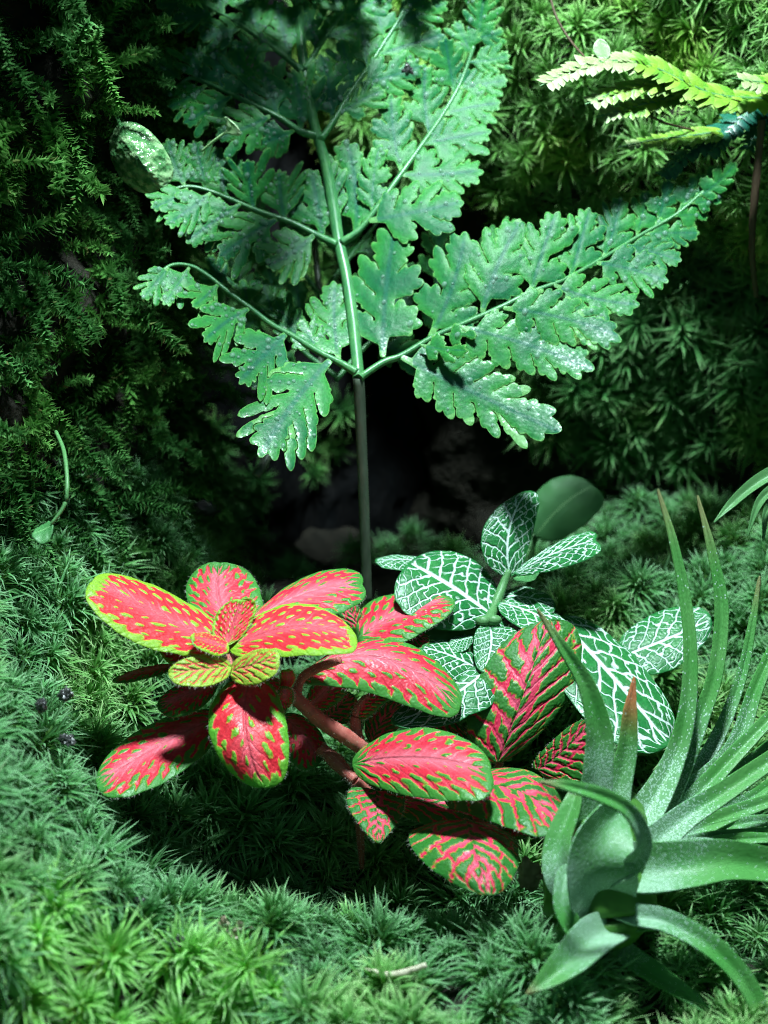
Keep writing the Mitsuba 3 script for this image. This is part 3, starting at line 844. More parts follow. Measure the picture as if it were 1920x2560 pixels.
rp = [at(x, y, rdep(0, (x, y))) for x, y in RACHIS]
put('stalk', tube(rp[:4], [0.00125, 0.0012, 0.0012, 0.0013], 10, 40, 0.06), 'old_fern_stem', True, None, FERN, 'thin dark stalk of the fern')
put('midrib', tube(rp[3:], [0.0013, 0.00125, 0.0013, 0.0014, 0.0013, 0.0012, 0.0012, 0.0012, 0.0012, 0.0011, 0.001, 0.001, 0.0009, 0.0008], 10, 90, 0.05), 'fern_stem', True, None, FERN)
PINNAE = [
    # midrib points; leaflets as (base x, base y, tip x, tip y, half-width, lobes, depth offset)
    ([(899, 945), (910, 937), (960, 905), (1005, 889), (1085, 842), (1170, 805), (1260, 765), (1325, 732), (1410, 700), (1500, 650), (1590, 595), (1690, 537), (1755, 482), (1800, 440)],
     [(957, 893, 988, 570, 100, 3, .001), (1075, 842, 1162, 588, 88, 3, .001), (1205, 782, 1300, 558, 88, 3, 0), (1327, 732, 1390, 534, 80, 3, 0), (1427, 690, 1474, 526, 66, 3, 0), (1508, 642, 1550, 495, 55, 3, .001),
      (1592, 590, 1618, 480, 42, 2, .001), (1645, 560, 1674, 452, 42, 2, .001), (1702, 527, 1735, 442, 36, 2, .001), (1748, 488, 1782, 418, 30, 2, .001), (1745, 492, 1838, 408, 34, 3, 0),
      (1003, 892, 1388, 1075, 88, 5, -.001), (1148, 818, 1472, 920, 74, 4, -.001), (1258, 770, 1545, 838, 66, 4, -.001), (1385, 712, 1592, 760, 62, 3, -.001), (1492, 657, 1664, 702, 66, 3, -.001), (1568, 612, 1700, 650, 46, 3, 0),
      (1612, 585, 1745, 582, 42, 3, 0), (1684, 541, 1768, 540, 32, 2, 0), (1728, 508, 1804, 498, 28, 2, 0), (1050, 862, 1165, 875, 36, 2, -.003), (1110, 836, 1190, 840, 26, 1, -.001)]),
    ([(893, 932), (850, 907), (800, 882), (740, 845), (680, 812), (625, 770), (570, 730), (520, 690), (475, 665), (425, 665), (385, 700)],
     [(848, 903, 838, 708, 66, 3, .001), (800, 880, 752, 800, 45, 2, .001), (745, 845, 690, 752, 44, 3, .009), (622, 765, 604, 700, 48, 2, .013), (690, 815, 650, 700, 46, 3, .014), (560, 715, 520, 640, 40, 2, .012),
      (826, 900, 655, 1132, 92, 4, -.004), (714, 835, 600, 952, 84, 3, -.003), (622, 772, 512, 850, 66, 3, -.003), (545, 712, 483, 766, 50, 3, -.002), (474, 668, 412, 760, 42, 2, -.002), (422, 668, 357, 746, 40, 3, -.002)]),
    ([(843, 612), (790, 587), (725, 555), (650, 530), (580, 500), (515, 475), (465, 467), (415, 480)],
     [(806, 588, 778, 425, 78, 3, .001), (712, 550, 698, 428, 60, 3, 0), (634, 522, 618, 402, 58, 3, 0), (568, 494, 540, 370, 54, 3, 0), (514, 476, 484, 355, 46, 3, 0), (464, 468, 422, 350, 40, 3, 0),
      (785, 588, 668, 664, 66, 3, -.002), (692, 548, 553, 640, 66, 3, -.002), (602, 510, 468, 602, 54, 3, -.002), (528, 482, 418, 560, 46, 3, -.002), (470, 470, 382, 520, 40, 3, -.001)]),
    ([(853, 608), (900, 574), (950, 510), (1000, 440), (1050, 370), (1100, 298), (1148, 215), (1180, 130), (1198, 65), (1208, 10)],
     [(890, 580, 868, 356, 92, 3, .002), (930, 535, 948, 366, 42, 3, .001), (1004, 432, 978, 243, 58, 3, .001), (1075, 335, 1064, 165, 62, 3, .001), (1138, 235, 1113, 98, 54, 3, 0), (1178, 138, 1140, 55, 44, 2, 0),
      (922, 552, 1152, 505, 78, 3, -.001), (1003, 436, 1200, 425, 70, 3, 0), (1058, 360, 1222, 330, 62, 3, 0), (1108, 287, 1248, 258, 56, 3, 0), (1146, 220, 1266, 200, 46, 3, 0), (1172, 155, 1272, 138, 42, 3, 0), (1192, 95, 1258, 78, 36, 2, 0), (1196, 90, 1215, -40, 52, 4, 0)]),
    ([(790, 340), (750, 328), (700, 295), (640, 265), (580, 236), (525, 211), (475, 196), (435, 225)],
     [(752, 322, 732, 178, 66, 3, .001), (692, 288, 656, 155, 58, 3, 0), (622, 254, 594, 124, 54, 3, 0), (556, 224, 524, 104, 50, 3, 0), (500, 203, 466, 120, 44, 3, 0), (452, 198, 376, 146, 34, 3, .002),
      (735, 326, 630, 362, 46, 2, -.001), (676, 290, 545, 342, 56, 3, -.002), (580, 240, 462, 306, 48, 3, -.002), (516, 212, 424, 268, 40, 3, -.001)]),
    ([(797, 340), (807, 342), (840, 293), (885, 220), (925, 163), (960, 108), (1000, 45), (1020, -5), (1040, -60)],
     [(832, 297, 806, 140, 66, 3, .001), (884, 215, 854, 100, 54, 3, .001), (918, 165, 900, 36, 50, 3, 0), (962, 95, 940, -20, 44, 3, 0), (848, 285, 960, 226, 46, 3, 0), (893, 212, 1052, 165, 56, 3, 0), (943, 138, 1108, 86, 58, 3, 0), (984, 72, 1115, 8, 54, 3, 0), (1010, 20, 1100, -50, 50, 3, 0), (1030, -30, 1060, -160, 50, 3, 0)]),
    ([(757, 180), (735, 160), (690, 124), (620, 74), (560, 38), (500, 8), (440, -18)],
     [(725, 145, 690, 5, 66, 3, .001), (655, 92, 606, -40, 60, 3, 0), (560, 38, 520, -70, 50, 3, 0), (684, 124, 572, 112, 40, 3, 0), (602, 72, 500, 92, 42, 3, -.001), (540, 32, 432, 48, 40, 3, -.001), (485, 0, 390, 10, 38, 3, -.001)]),
    ([(760, 175), (772, 160), (800, 112), (845, 50), (890, -10), (930, -70)],
     [(792, 122, 746, -5, 62, 3, .001), (850, 40, 830, -80, 54, 3, 0), (815, 92, 908, 48, 52, 3, 0), (856, 34, 962, -10, 50, 3, 0), (890, -10, 985, -70, 46, 3, 0)]),
    ([(746, 10), (710, -30), (670, -70), (630, -110)],
     [(715, -25, 690, -160, 66, 3, 0), (665, -70, 640, -190, 56, 3, 0), (700, -36, 620, -20, 50, 3, 0)]),
    ([(748, 5), (790, -50), (840, -110), (890, -180)],
     [(790, -50, 760, -180, 66, 3, 0), (840, -110, 820, -240, 60, 3, 0), (795, -55, 920, -85, 60, 3, 0), (840, -110, 960, -160, 56, 3, 0), (890, -175, 960, -270, 56, 3, 0)]),
    ([(744, -130), (700, -190), (660, -235)],
     [(705, -180, 690, -300, 60, 3, 0), (665, -230, 640, -330, 50, 3, 0)]),
    ([(742, -200), (690, -250), (630, -290), (570, -310)],
     [(700, -242, 690, -370, 60, 3, 0), (640, -285, 620, -390, 54, 3, 0), (690, -250, 590, -230, 56, 3, 0), (620, -292, 530, -270, 50, 3, 0)]),
    ([(744, -140), (790, -210), (840, -270), (880, -330)],
     [(790, -205, 770, -330, 62, 3, 0), (840, -265, 830, -370, 56, 3, 0), (790, -205, 910, -215, 60, 3, 0), (840, -270, 940, -300, 56, 3, 0)]),
    ([(742, -280), (790, -350), (840, -410)], [(785, -340, 780, -450, 56, 3, 0), (835, -400, 860, -490, 52, 3, 0), (785, -340, 890, -360, 52, 3, 0)]),
    ([(744, -400), (748, -480), (752, -560)], [(744, -400, 680, -480, 50, 3, 0), (746, -420, 830, -500, 56, 3, 0), (750, -530, 755, -660, 50, 3, 0)]),
]
rng = np.random.default_rng(23)
WIDE = [1.08, 1.22, 1.32, 1.14, 1.36, 1.16, 1.25, 1.2] + [1.0] * 9
for pi, (mid, leaflets) in enumerate(PINNAE):
    pk = FERN + '__pinna'
    c = PART_COUNT.get(pk, 0)
    mp = [at(x, y, float(fern_depth(x, y)) + 0.0004) for x, y in mid]
    wide = np.linspace(0.00085, 0.00038, len(mp))
    wide[0] = 0.0010
    pk = put('pinna', tube(mp, wide, 8, 8 * len(mp), 0.05), 'fern_stem', True, None, FERN)
    for (bx, by, tx, ty, hw, n, off) in leaflets:
        leaflet(pk, (bx, by), (tx, ty), hw, n, rng, off, cut=0.84, wide=WIDE[pi], tipd=(-0.004 if off <= -.003 else None))


FERN2 = thing('fern', 'smaller dim fern frond half hidden in the shade behind the bright one', 'fern')
FERN_BACK = 0.030
r2 = [(640, 1190), (710, 1080), (775, 965), (812, 860), (800, 740), (790, 640), (785, 520)]
put('midrib', tube([at(x, y, float(fern_depth(x, y)) + FERN_BACK + 0.001) for x, y in r2], [0.0010, 0.0010, 0.0009, 0.0008, 0.0006], 8, 50, 0.05), 'old_fern_stem', True, None, FERN2)
for mid, leaflets in [
        ([(840, 940), (760, 880), (680, 800), (600, 730), (520, 690)], [(770, 885, 740, 700, 60, 3, 0), (690, 805, 668, 640, 56, 3, 0), (610, 735, 590, 600, 50, 3, 0), (740, 870, 620, 960, 56, 3, 0), (660, 785, 545, 850, 50, 3, 0), (580, 715, 480, 740, 46, 3, 0)]),
        ([(840, 950), (920, 860), (1020, 780), (1120, 700), (1230, 620)], [(900, 870, 890, 690, 60, 3, 0), (985, 800, 985, 600, 62, 3, 0), (1090, 720, 1100, 560, 56, 3, 0), (930, 850, 1060, 900, 60, 3, 0), (1040, 760, 1190, 800, 60, 3, 0), (1140, 690, 1280, 700, 50, 3, 0), (1200, 640, 1300, 560, 46, 3, 0)]),
        ([(800, 740), (740, 660), (680, 600), (620, 560)], [(745, 665, 740, 530, 54, 3, 0), (690, 605, 560, 640, 50, 3, 0), (650, 580, 610, 470, 46, 3, 0)]),
        ([(800, 740), (870, 650), (940, 560), (1000, 480)], [(860, 660, 850, 520, 54, 3, 0), (890, 630, 1020, 600, 52, 3, 0), (950, 550, 930, 420, 48, 3, 0), (970, 520, 1080, 470, 46, 3, 0)])]:
    pk = put('pinna', tube([at(x, y, float(fern_depth(x, y)) + FERN_BACK + 0.0004) for x, y in mid], [0.0007, 0.0003], 7, 6 * len(mid), 0.05), 'fern_stem', True, None, FERN2)
    for (bx, by, tx, ty, hw, n, off) in leaflets:
        leaflet(pk, (bx, by), (tx, ty), hw, n, rng, FERN_BACK, tipd=rng.uniform(-.004, .006))
DROP_SITES[:] = DROP_SITES[:sum(len(l) for _, l in PINNAE)]

# ------------------------------------------------------------------ the red-veined plant
RED = thing('nerve_plant', 'low plant with red leaves edged in green, creeping on a reddish stem in the foreground', 'plant')
Y_, R_, V_ = 'young_red_leaf', 'red_leaf', 'veined_red_leaf'


def rl(B, M, E, L, R, b, **k):
    return leaf(B, M, E, L, R, b, RED, **k)


# rosette on the left
rl((600, 1590, .275), (548, 1505, .283), (550, 1408, .291), (468, 1490, .283), (656, 1492, .284), R_, p=.5, q=.42, label='rounded pink leaf at the back of the rosette')
rl((600, 1578, .276), (755, 1488, .281), (905, 1462, .286), (775, 1428, .290), (792, 1542, .276), R_, p=.5, q=.4)
rl((572, 1618, .270), (410, 1545, .268), (232, 1452, .266), (440, 1478, .277), (352, 1598, .260), Y_, p=.5, q=.42, label='long red leaf with a yellow-green rim pointing left')
rl((575, 1622, .269), (740, 1568, .266), (892, 1598, .263), (722, 1500, .274), (748, 1628, .258), Y_, p=.5, q=.42, label='red leaf with a yellow-green rim pointing right')
rl((567, 1616, .268), (584, 1560, .270), (604, 1500, .272), (533, 1552, .270), (636, 1540, .271), Y_, p=.45, q=.42, ns=24, nv=13)
rl((572, 1622, .266), (525, 1606, .264), (478, 1592, .262), (530, 1583, .267), (528, 1630, .261), Y_, p=.45, q=.42, ns=24, nv=13)
rl((576, 1668, .265), (505, 1674, .261), (422, 1684, .259), (505, 1636, .262), (512, 1714, .258), 'young_veined_leaf' if 'young_veined_leaf' in scene else Y_, p=.45, q=.45, ns=26)
rl((574, 1682, .265), (632, 1664, .261), (698, 1648, .259), (634, 1624, .263), (640, 1708, .258), 'young_veined_leaf', p=.45, q=.45, ns=26)
rl((560, 1632, .277), (482, 1634, .275), (402, 1618, .273), (485, 1614, .278), (462, 1662, .272), Y_, ns=24, nv=13)
rl((450, 1664, .277), (366, 1678, .273), (282, 1702, .269), (368, 1662, .277), (364, 1690, .269), R_, ns=24, nv=13)
rl((545, 1702, .273), (472, 1734, .271), (394, 1768, .269), (460, 1702, .273), (486, 1776, .268), R_, ns=26)
rl((630, 1688, .271), (612, 1815, .259), (655, 1968, .256), (520, 1802, .2605), (718, 1815, .2605), 'spotted_red_leaf', p=.5, q=.44, curl=.22, label='leaf hanging towards the front with bright red veins round green spots')
rl((620, 1690, .272), (682, 1732, .270), (708, 1790, .268), (652, 1750, .270), (704, 1705, .272), R_, ns=22, nv=13)
rl((560, 1790, .275), (392, 1868, .266), (242, 1962, .258), (372, 1802, .273), (420, 1940, .259), R_, p=.5, q=.45, label='lower left leaf lying half in shade')
rl((705, 1790, .288), (755, 1838, .286), (800, 1905, .283), (792, 1812, .290), (712, 1880, .282), R_, p=.4, q=.35, ns=24)
# middle and right
rl((905, 1600, .296), (885, 1548, .297), (868, 1498, .298), (850, 1555, .297), (910, 1545, .297), V_, ns=22, nv=13)
rl((893, 1600, .292), (1008, 1530, .294), (1132, 1500, .295), (960, 1480, .303), (1052, 1572, .288), R_, p=.34, q=.55, label='red leaf behind, reaching over towards the white-veined plant')
rl((980, 1592, .294), (1028, 1592, .293), (1072, 1602, .291), (1030, 1558, .297), (1032, 1630, .289), V_, ns=22, nv=13)
rl((752, 1690, .277), (950, 1645, .281), (1150, 1768, .279), (985, 1588, .2875), (925, 1722, .276), R_, p=.55, q=.42, curl=.24, label='broad arching red leaf above the stem fork')
rl((888, 1790, .283), (915, 1742, .282), (978, 1722, .281), (900, 1745, .284), (948, 1765, .280), R_, p=.35, q=.4, ns=24, nv=13)
rl((882, 1912, .275), (1050, 1896, .263), (1228, 1930, .256), (1040, 1808, .271), (1062, 1984, .254), R_, p=.48, q=.36, curl=.2, label='glossy red leaf lying across the front middle')
rl((1245, 1905, .283), (1312, 1725, .284), (1368, 1552, .291), (1178, 1742, .285), (1440, 1700, .287), V_, p=.55, q=.46, curl=.12, thick=.0005, label='large dark green upright leaf with crimson veins')
rl((1345, 1925, .275), (1412, 1875, .272), (1480, 1800, .270), (1368, 1862, .274), (1462, 1945, .269), V_, p=.45, q=.4)
rl((1120, 1975, .270), (1278, 1972, .260), (1402, 2062, .251), (1310, 1912, .266), (1225, 2040, .253), V_, p=.45, q=.42, curl=.2)
rl((1165, 2052, .264), (1185, 2120, .2505), (1222, 2238, .2435), (1030, 2110, .2525), (1306, 2120, .2525), V_, p=.28, q=.6, curl=.26, label='lowest front leaf with bold red veins')
rl((940, 1978, .270), (942, 2040, .264), (946, 2108, .259), (868, 2014, .265), (1014, 2018, .266), V_, p=.3, q=.7)
rl((1262, 2018, .266), (1282, 2052, .264), (1300, 2098, .262), (1255, 2062, .264), (1330, 2050, .264), R_, ns=20, nv=11)
rl((812, 1800, .292), (842, 1772, .291), (880, 1735, .290), (808, 1748, .292), (882, 1802, .290), V_, ns=22, nv=13)
rl((930, 1860, .288), (955, 1805, .287), (1000, 1755, .286), (918, 1790, .288), (1000, 1815, .286), V_, ns=22, nv=13)
rl((1205, 1895, .289), (1110, 1845, .289), (1005, 1785, .289), (1120, 1790, .291), (1090, 1895, .286), V_, ns=24, nv=13)
rl((768, 1775, .284), (812, 1728, .283), (855, 1690, .282), (782, 1712, .284), (846, 1755, .282), R_, ns=22, nv=13)
rl((945, 1995, .276), (1100, 2012, .273), (1250, 2030, .270), (1100, 1980, .278), (1105, 2062, .268), V_, ns=24, nv=13)
# stems
sm = [at(925, 1885, .281), at(870, 1845, .279), at(800, 1800, .277), at(742, 1748, .275), at(680, 1705, .274), at(610, 1670, .272), at(572, 1630, .270)]
STEMS = [(sm, [.0017, .0020, .0019, .0017, .0014, .0012, .0009]),
         ([at(740, 1752, .275), at(752, 1700, .276), at(790, 1672, .275), at(850, 1650, .273)], [.0011, .0011, .0012, .0009]),
         ([at(905, 1870, .283), at(888, 1810, .283), at(902, 1765, .283), at(930, 1738, .282)], [.0013, .0014, .0013, .0010]),
         ([at(800, 1868, .283), at(840, 1905, .282), at(888, 1952, .280)], [.0014, .0020, .0013]),
         ([at(888, 1952, .280), at(960, 2010, .283), at(1100, 2040, .281), at(1240, 2020, .278), at(1300, 1960, .277)], [.0013, .0016, .0016, .0014, .001]),
         ([at(925, 1885, .281), at(1020, 1960, .284), at(1160, 2010, .283)], [.0018, .0016, .0014]),
         ([at(1240, 2020, .279), at(1245, 1950, .284), at(1250, 1890, .286)], [.0012, .0011, .0009]),
         ([at(1130, 2035, .279), at(1150, 2048, .273), at(1170, 2058, .267)], [.0012, .001, .0008]),
         ([at(572, 1630, .270), at(574, 1655, .268), at(576, 1675, .266)], [.0009, .0013, .0010]),
         ([at(888, 1952, .280), at(900, 2080, .290), at(905, 2170, .294)], [.0013, .0011, .0006])]
hrng = np.random.default_rng(8)
hp, hd = [], []
for i, (pts, rad) in enumerate(STEMS):
    v, f = tube(pts, [x * 0.80 for x in rad], 12, 12 * len(pts), 0.10, i)
    put('stem', (v, f), 'red_stem', True, None, RED)
    k = hrng.choice(len(v) - 2, min(len(v) - 2, 420))
    c = catmull(pts, 12 * len(pts))
    near = c[np.argmin(((v[k][:, None] - c[None]) ** 2).sum(-1), 1)]
    hp.append(v[k])
    hd.append(norm(v[k] - near))
# the little bud in the fork
rl((712, 1725, .272), (722, 1700, .270), (716, 1674, .269), (700, 1702, .270), (738, 1700, .270), Y_, ns=16, nv=9, p=.4, q=.35, name='bud', curl=.5)
rl((712, 1770, .271), (712, 1742, .269), (712, 1716, .269), (692, 1745, .269), (734, 1745, .269), R_, ns=16, nv=9, p=.4, q=.35, name='bud', curl=.3)
for P, Nl in LEAF_EDGES[RED]:
    for side in (0, -1):
        e, inn = P[2:-1, side], P[2:-1, side + (2 if side == 0 else -2)]
        t = hrng.uniform(0, len(e) - 1.01, 70)
        i, fr = t.astype(int), (t % 1)[:, None]
        hp.append(e[i] * (1 - fr) + e[i + 1] * fr)
        hd.append(norm(e[i] - inn[i]))
hp, hd = np.vstack(hp), np.vstack(hd)
k = put('hair', hairs(hp, hd, 0.00050, 0.00006, hrng), 'hair', False, None, RED)
labels[k] = {'label': 'fine pale fuzz on stems and leaf rims', 'kind': 'stuff'}

# ------------------------------------------------------------------ the white-veined plant
WHITE = thing('nerve_plant', 'green plant netted with white veins, growing behind and right of the red plant', 'plant')


def wl(B, M, E, L, R, **k):
    return leaf(B, M, E, L, R, 'white_veined_leaf', WHITE, **k)


wl((1275, 1440, .307), (1272, 1325, .308), (1318, 1228, .313), (1206, 1340, .306), (1338, 1320, .310), p=.55, q=.45, label='upright leaf at the top of the plant')
wl((1285, 1435, .306), (1388, 1384, .302), (1488, 1352, .298), (1398, 1346, .307), (1418, 1410, .296), p=.6, q=.32)
wl((1060, 1405, .312), (1005, 1400, .309), (938, 1402, .307), (1005, 1382, .314), (1005, 1420, .304), ns=22, nv=11, p=.4)
wl((1225, 1535, .301), (1120, 1462, .301), (1022, 1408, .302), (1200, 1392, .311), (1055, 1540, .291), p=.42, q=.34, curl=.2, label='broad white-netted leaf pointing left')
wl((1240, 1496, .308), (1312, 1494, .306), (1388, 1518, .303), (1318, 1460, .312), (1312, 1526, .300), ns=24, nv=13)
wl((1245, 1508, .303), (1342, 1538, .299), (1440, 1600, .294), (1372, 1516, .304), (1320, 1572, .293))
wl((1395, 1545, .304), (1528, 1690, .291), (1672, 1862, .281), (1600, 1640, .297), (1440, 1750, .283), p=.42, q=.4, curl=.2, label='largest white-netted leaf sloping down to the right')
wl((1545, 1645, .301), (1655, 1604, .303), (1778, 1548, .306), (1628, 1530, .309), (1662, 1672, .297), p=.48, q=.4, curl=.18, label='white-netted leaf at the far right behind the air plant')
wl((1225, 1572, .295), (1226, 1620, .291), (1208, 1682, .287), (1184, 1604, .292), (1296, 1600, .293), p=.35, q=.5, ns=28)
wl((1290, 1620, .297), (1250, 1578, .297), (1200, 1560, .297), (1262, 1552, .300), (1240, 1602, .294), ns=20, nv=11)
wl((1182, 1594, .297), (1152, 1602, .295), (1122, 1612, .293), (1150, 1586, .298), (1158, 1626, .292), ns=20, nv=11)
wl((1212, 1682, .292), (1132, 1642, .290), (1055, 1618, .289), (1148, 1606, .295), (1110, 1690, .285))
wl((1210, 1680, .288), (1130, 1740, .284), (985, 1812, .279), (1075, 1700, .289), (1192, 1778, .281), p=.4, q=.5, ruffle=.0009)
leaf((1190, 1585, .303), (1120, 1572, .300), (1058, 1578, .297), (1120, 1548, .304), (1120, 1598, .296), 'plain_leaf', WHITE, ns=22, nv=11)
leaf((1284, 1446, .304), (1318, 1440, .303), (1350, 1424, .302), (1318, 1432, .305), (1322, 1452, .300), 'plain_leaf', WHITE, ns=22, nv=11)
for pts, rad in [([at(1272, 1425, .307), at(1255, 1470, .306), at(1235, 1520, .303), at(1222, 1560, .298), at(1225, 1640, .298), at(1250, 1760, .298), at(1270, 1900, .300)], [.0007, .0010, .0011, .0011, .0012, .0012, .001]),
                 ([at(1240, 1500, .305), at(1320, 1560, .308), at(1400, 1640, .308), at(1480, 1760, .306)], [.0011] * 4), ([at(1400, 1640, .308), at(1470, 1650, .305), at(1550, 1645, .302)], [.0009] * 3),
                 ([at(1400, 1640, .308), at(1390, 1590, .306), at(1398, 1548, .304)], [.0009] * 3), ([at(1225, 1640, .298), at(1215, 1665, .293), at(1210, 1682, .290)], [.001] * 3)]:
    put('stem', tube(pts, rad, 9), 'green_stem', True, None, WHITE)
for c in ((1208, 1552, .297), (1235, 1550, .297)):
    put('bud', blob(at(*c), (.0016, .0013, .0011), 3, .1), 'green_stem', True, None, WHITE)

# ------------------------------------------------------------------ the air plant
AIR = thing('air_plant', 'silvery green air plant with curling strap leaves at the lower right', 'air plant')
core = tube([at(1512, 2345, .2485), at(1504, 2285, .2480), at(1500, 2190, .2505), at(1530, 2080, .256), at(1570, 2000, .262)], [.0052, .0098, .0100, .0074, .003], 24, 40, 0.06)
put('core', core, 'air_plant_core', True, None, AIR)
AL = [  # path, widths, facing, kind, twist
    ([(1925, 2085, .262), (1800, 2098, .259), (1700, 2118, .257), (1600, 2140, .255)][::-1], [70, 62, 52, 40], None, 0),
    ([(1610, 2110, .256), (1700, 2098, .260), (1800, 2050, .264), (1935, 2000, .268)], [80, 70, 58, 46], None, 0),
    ([(1590, 2060, .258), (1665, 2020, .264), (1790, 1930, .270), (1845, 1850, .273), (1890, 1720, .276), (1945, 1600, .279)], [92, 88, 74, 62, 50, 40], None, 0),
    ([(1590, 2080, .257), (1660, 2060, .262), (1740, 1990, .266), (1845, 1880, .270), (1950, 1770, .274)], [92, 80, 66, 56, 44], None, 0),
    ([(1580, 2045, .259), (1635, 2045, .261), (1692, 1950, .266), (1748, 1805, .270), (1788, 1680, .272), (1802, 1520, .274), (1778, 1380, .275), (1744, 1238, .276)], [98, 88, 70, 58, 52, 48, 34, 5], None, 0),
    ([(1560, 2060, .256), (1615, 2030, .258), (1682, 1905, .263), (1716, 1780, .265), (1724, 1630, .267), (1710, 1490, .269), (1680, 1345, .270), (1645, 1222, .271)], [125, 112, 74, 58, 46, 40, 28, 5], None, 0),
    ([(1530, 2100, .254), (1542, 1990, .256), (1566, 1880, .257), (1574, 1780, .257), (1586, 1692, .257)], [110, 86, 66, 46, 5], None, 1),
    ([(1480, 2140, .252), (1480, 2050, .251), (1492, 1930, .250), (1494, 1830, .250), (1464, 1720, .250), (1400, 1612, .249), (1343, 1522, .249)], [130, 118, 96, 86, 62, 36, 5], None, 0),
    ([(1580, 2130, .252), (1625, 2118, .252), (1715, 2045, .254), (1815, 1980, .257), (1945, 1890, .261)], [130, 108, 84, 70, 58], None, 0),
    ([(1540, 2185, .247), (1630, 2182, .243), (1715, 2172, .242), (1815, 2160, .243), (1945, 2175, .246)], [175, 165, 150, 130, 110], None, 0),
    ([(1660, 2130, .250), (1760, 2120, .248), (1850, 2135, .247), (1945, 2150, .247)], [60, 56, 46, 36], None, 0),
    ([(1470, 2240, .246), (1412, 2190, .2425), (1402, 2110, .2445), (1432, 2020, .2475), (1448, 1960, .250)], [120, 112, 90, 66, 30], (-0.5, -0.7, 0.4), 0),
    ([(1500, 2255, .243), (1490, 2200, .2385), (1492, 2130, .2375), (1520, 2060, .240), (1560, 2010, .245)], [190, 225, 215, 140, 40], (0.15, -0.9, 0.35), 2),
    ([(1530, 2200, .240), (1582, 2165, .236), (1604, 2100, .231), (1568, 2030, .228), (1496, 1990, .226), (1412, 1966, .225), (1348, 1955, .224)], [60, 62, 52, 50, 46, 32, 5], None, 0),
    ([(1470, 2230, .244), (1420, 2186, .240), (1406, 2255, .237), (1428, 2318, .236), (1470, 2362, .237)], [40, 54, 60, 62, 30], None, 0),
    ([(1530, 2325, .241), (1480, 2352, .2345), (1420, 2408, .229), (1366, 2452, .2265), (1316, 2486, .225)], [110, 124, 104, 60, 5], (0, -0.6, 0.8), 0),
    ([(1530, 2275, .243), (1590, 2292, .240), (1665, 2308, .238), (1765, 2362, .236), (1840, 2432, .235), (1886, 2505, .234), (1910, 2590, .233)], [60, 72, 74, 70, 66, 60, 54], None, 0),
    ([(1510, 2300, .246), (1545, 2372, .246), (1640, 2440, .242), (1738, 2505, .238), (1786, 2550, .236)], [70, 76, 70, 44, 5], None, 0),
    ([(1510, 2300, .244), (1560, 2318, .242), (1610, 2316, .241), (1660, 2322, .240)], [50, 46, 36, 6], None, 0),
    ([(1610, 2070, .258), (1700, 1990, .268), (1790, 1850, .275), (1850, 1700, .279), (1880, 1560, .281), (1900, 1440, .282)], [70, 60, 50, 40, 28, 5], None, 0),
    ([(1640, 2120, .258), (1740, 2090, .262), (1860, 2060, .264), (1945, 2050, .265)], [62, 54, 44, 36], None, 0),
    ([(1640, 2130, .256), (1740, 2118, .257), (1850, 2100, .258), (1945, 2098, .258)], [56, 50, 42, 34], None, 0),
    ([(1620, 2060, .262), (1720, 1990, .268), (1830, 1940, .272), (1945, 1850, .276)], [70, 60, 50, 40], None, 0),
    ([(1620, 2090, .260), (1740, 2030, .266), (1850, 2010, .270), (1945, 1950, .274)], [64, 56, 46, 36], None, 0),
]
for path, wd, fac, kind in AL:
    strap(path, wd, AIR, fac, kind, label='short leaf with a rusty red tip' if kind else None)

# ------------------------------------------------------------------ spike moss sprig and other small plants on the right bank
def sprig(path, leaf_len, parent, seed, bsdf, pale=0.0, gap=0.0015, droop=0.2):
    r = np.random.default_rng(seed)
    pts = [at(*x) for x in path]
    length = np.linalg.norm(np.diff(np.array(pts), axis=0), axis=1).sum()
    n = int(length / gap)
    c = catmull(pts, n + 2)
    leaf_len *= 1.3
    bk = put('branch', tube(pts, [.0005, .0002], 6), 'green_stem', True, None, parent)
    t = norm(np.gradient(c, axis=0))
    face = norm(np.array([0, -0.55, 0.8]))
    for i in range(n):
        f = i / n
        for sgn in (-1, 1, 0):
            side = norm(np.cross(t[i], face)) * (sgn if sgn else r.choice([-1, 1]) * 0.35)
            d = norm(side + t[i] * (0.55 if sgn else 1.2) + face * (0.05 if sgn else 0.4) + np.array([0, 0, -droop]) + r.normal(0, 0.10, 3))
            ln = leaf_len * r.uniform(0.85, 1.15) * (1 - 0.45 * f) * (1 if sgn else 0.6)
            p = c[i]
            w = norm(np.cross(d, face)) * ln * 0.30
            up = face * ln * 0.10
            ts = np.linspace(0, 1, 5)
            wd = np.array([0.35, 1.0, 0.95, 0.6, 0.03])
            rows = [(p + d * ln * a - w * b + up * (a * 0.3), p + d * ln * a + up * (1.0 * b) * 0.8, p + d * ln * a + w * b + up * (a * 0.3)) for a, b in zip(ts, wd)]
            P = np.array(rows)
            uv = np.stack(np.broadcast_arrays(ts[:, None], np.full((1, 3), r.uniform(0, 1))), -1)
            put('leaf', (P.reshape(-1, 3), grid_mesh(P)[1]), 'pale_spike_moss_leaf' if (f > 1 - pale) else bsdf, True, uv.reshape(-1, 2), bk)


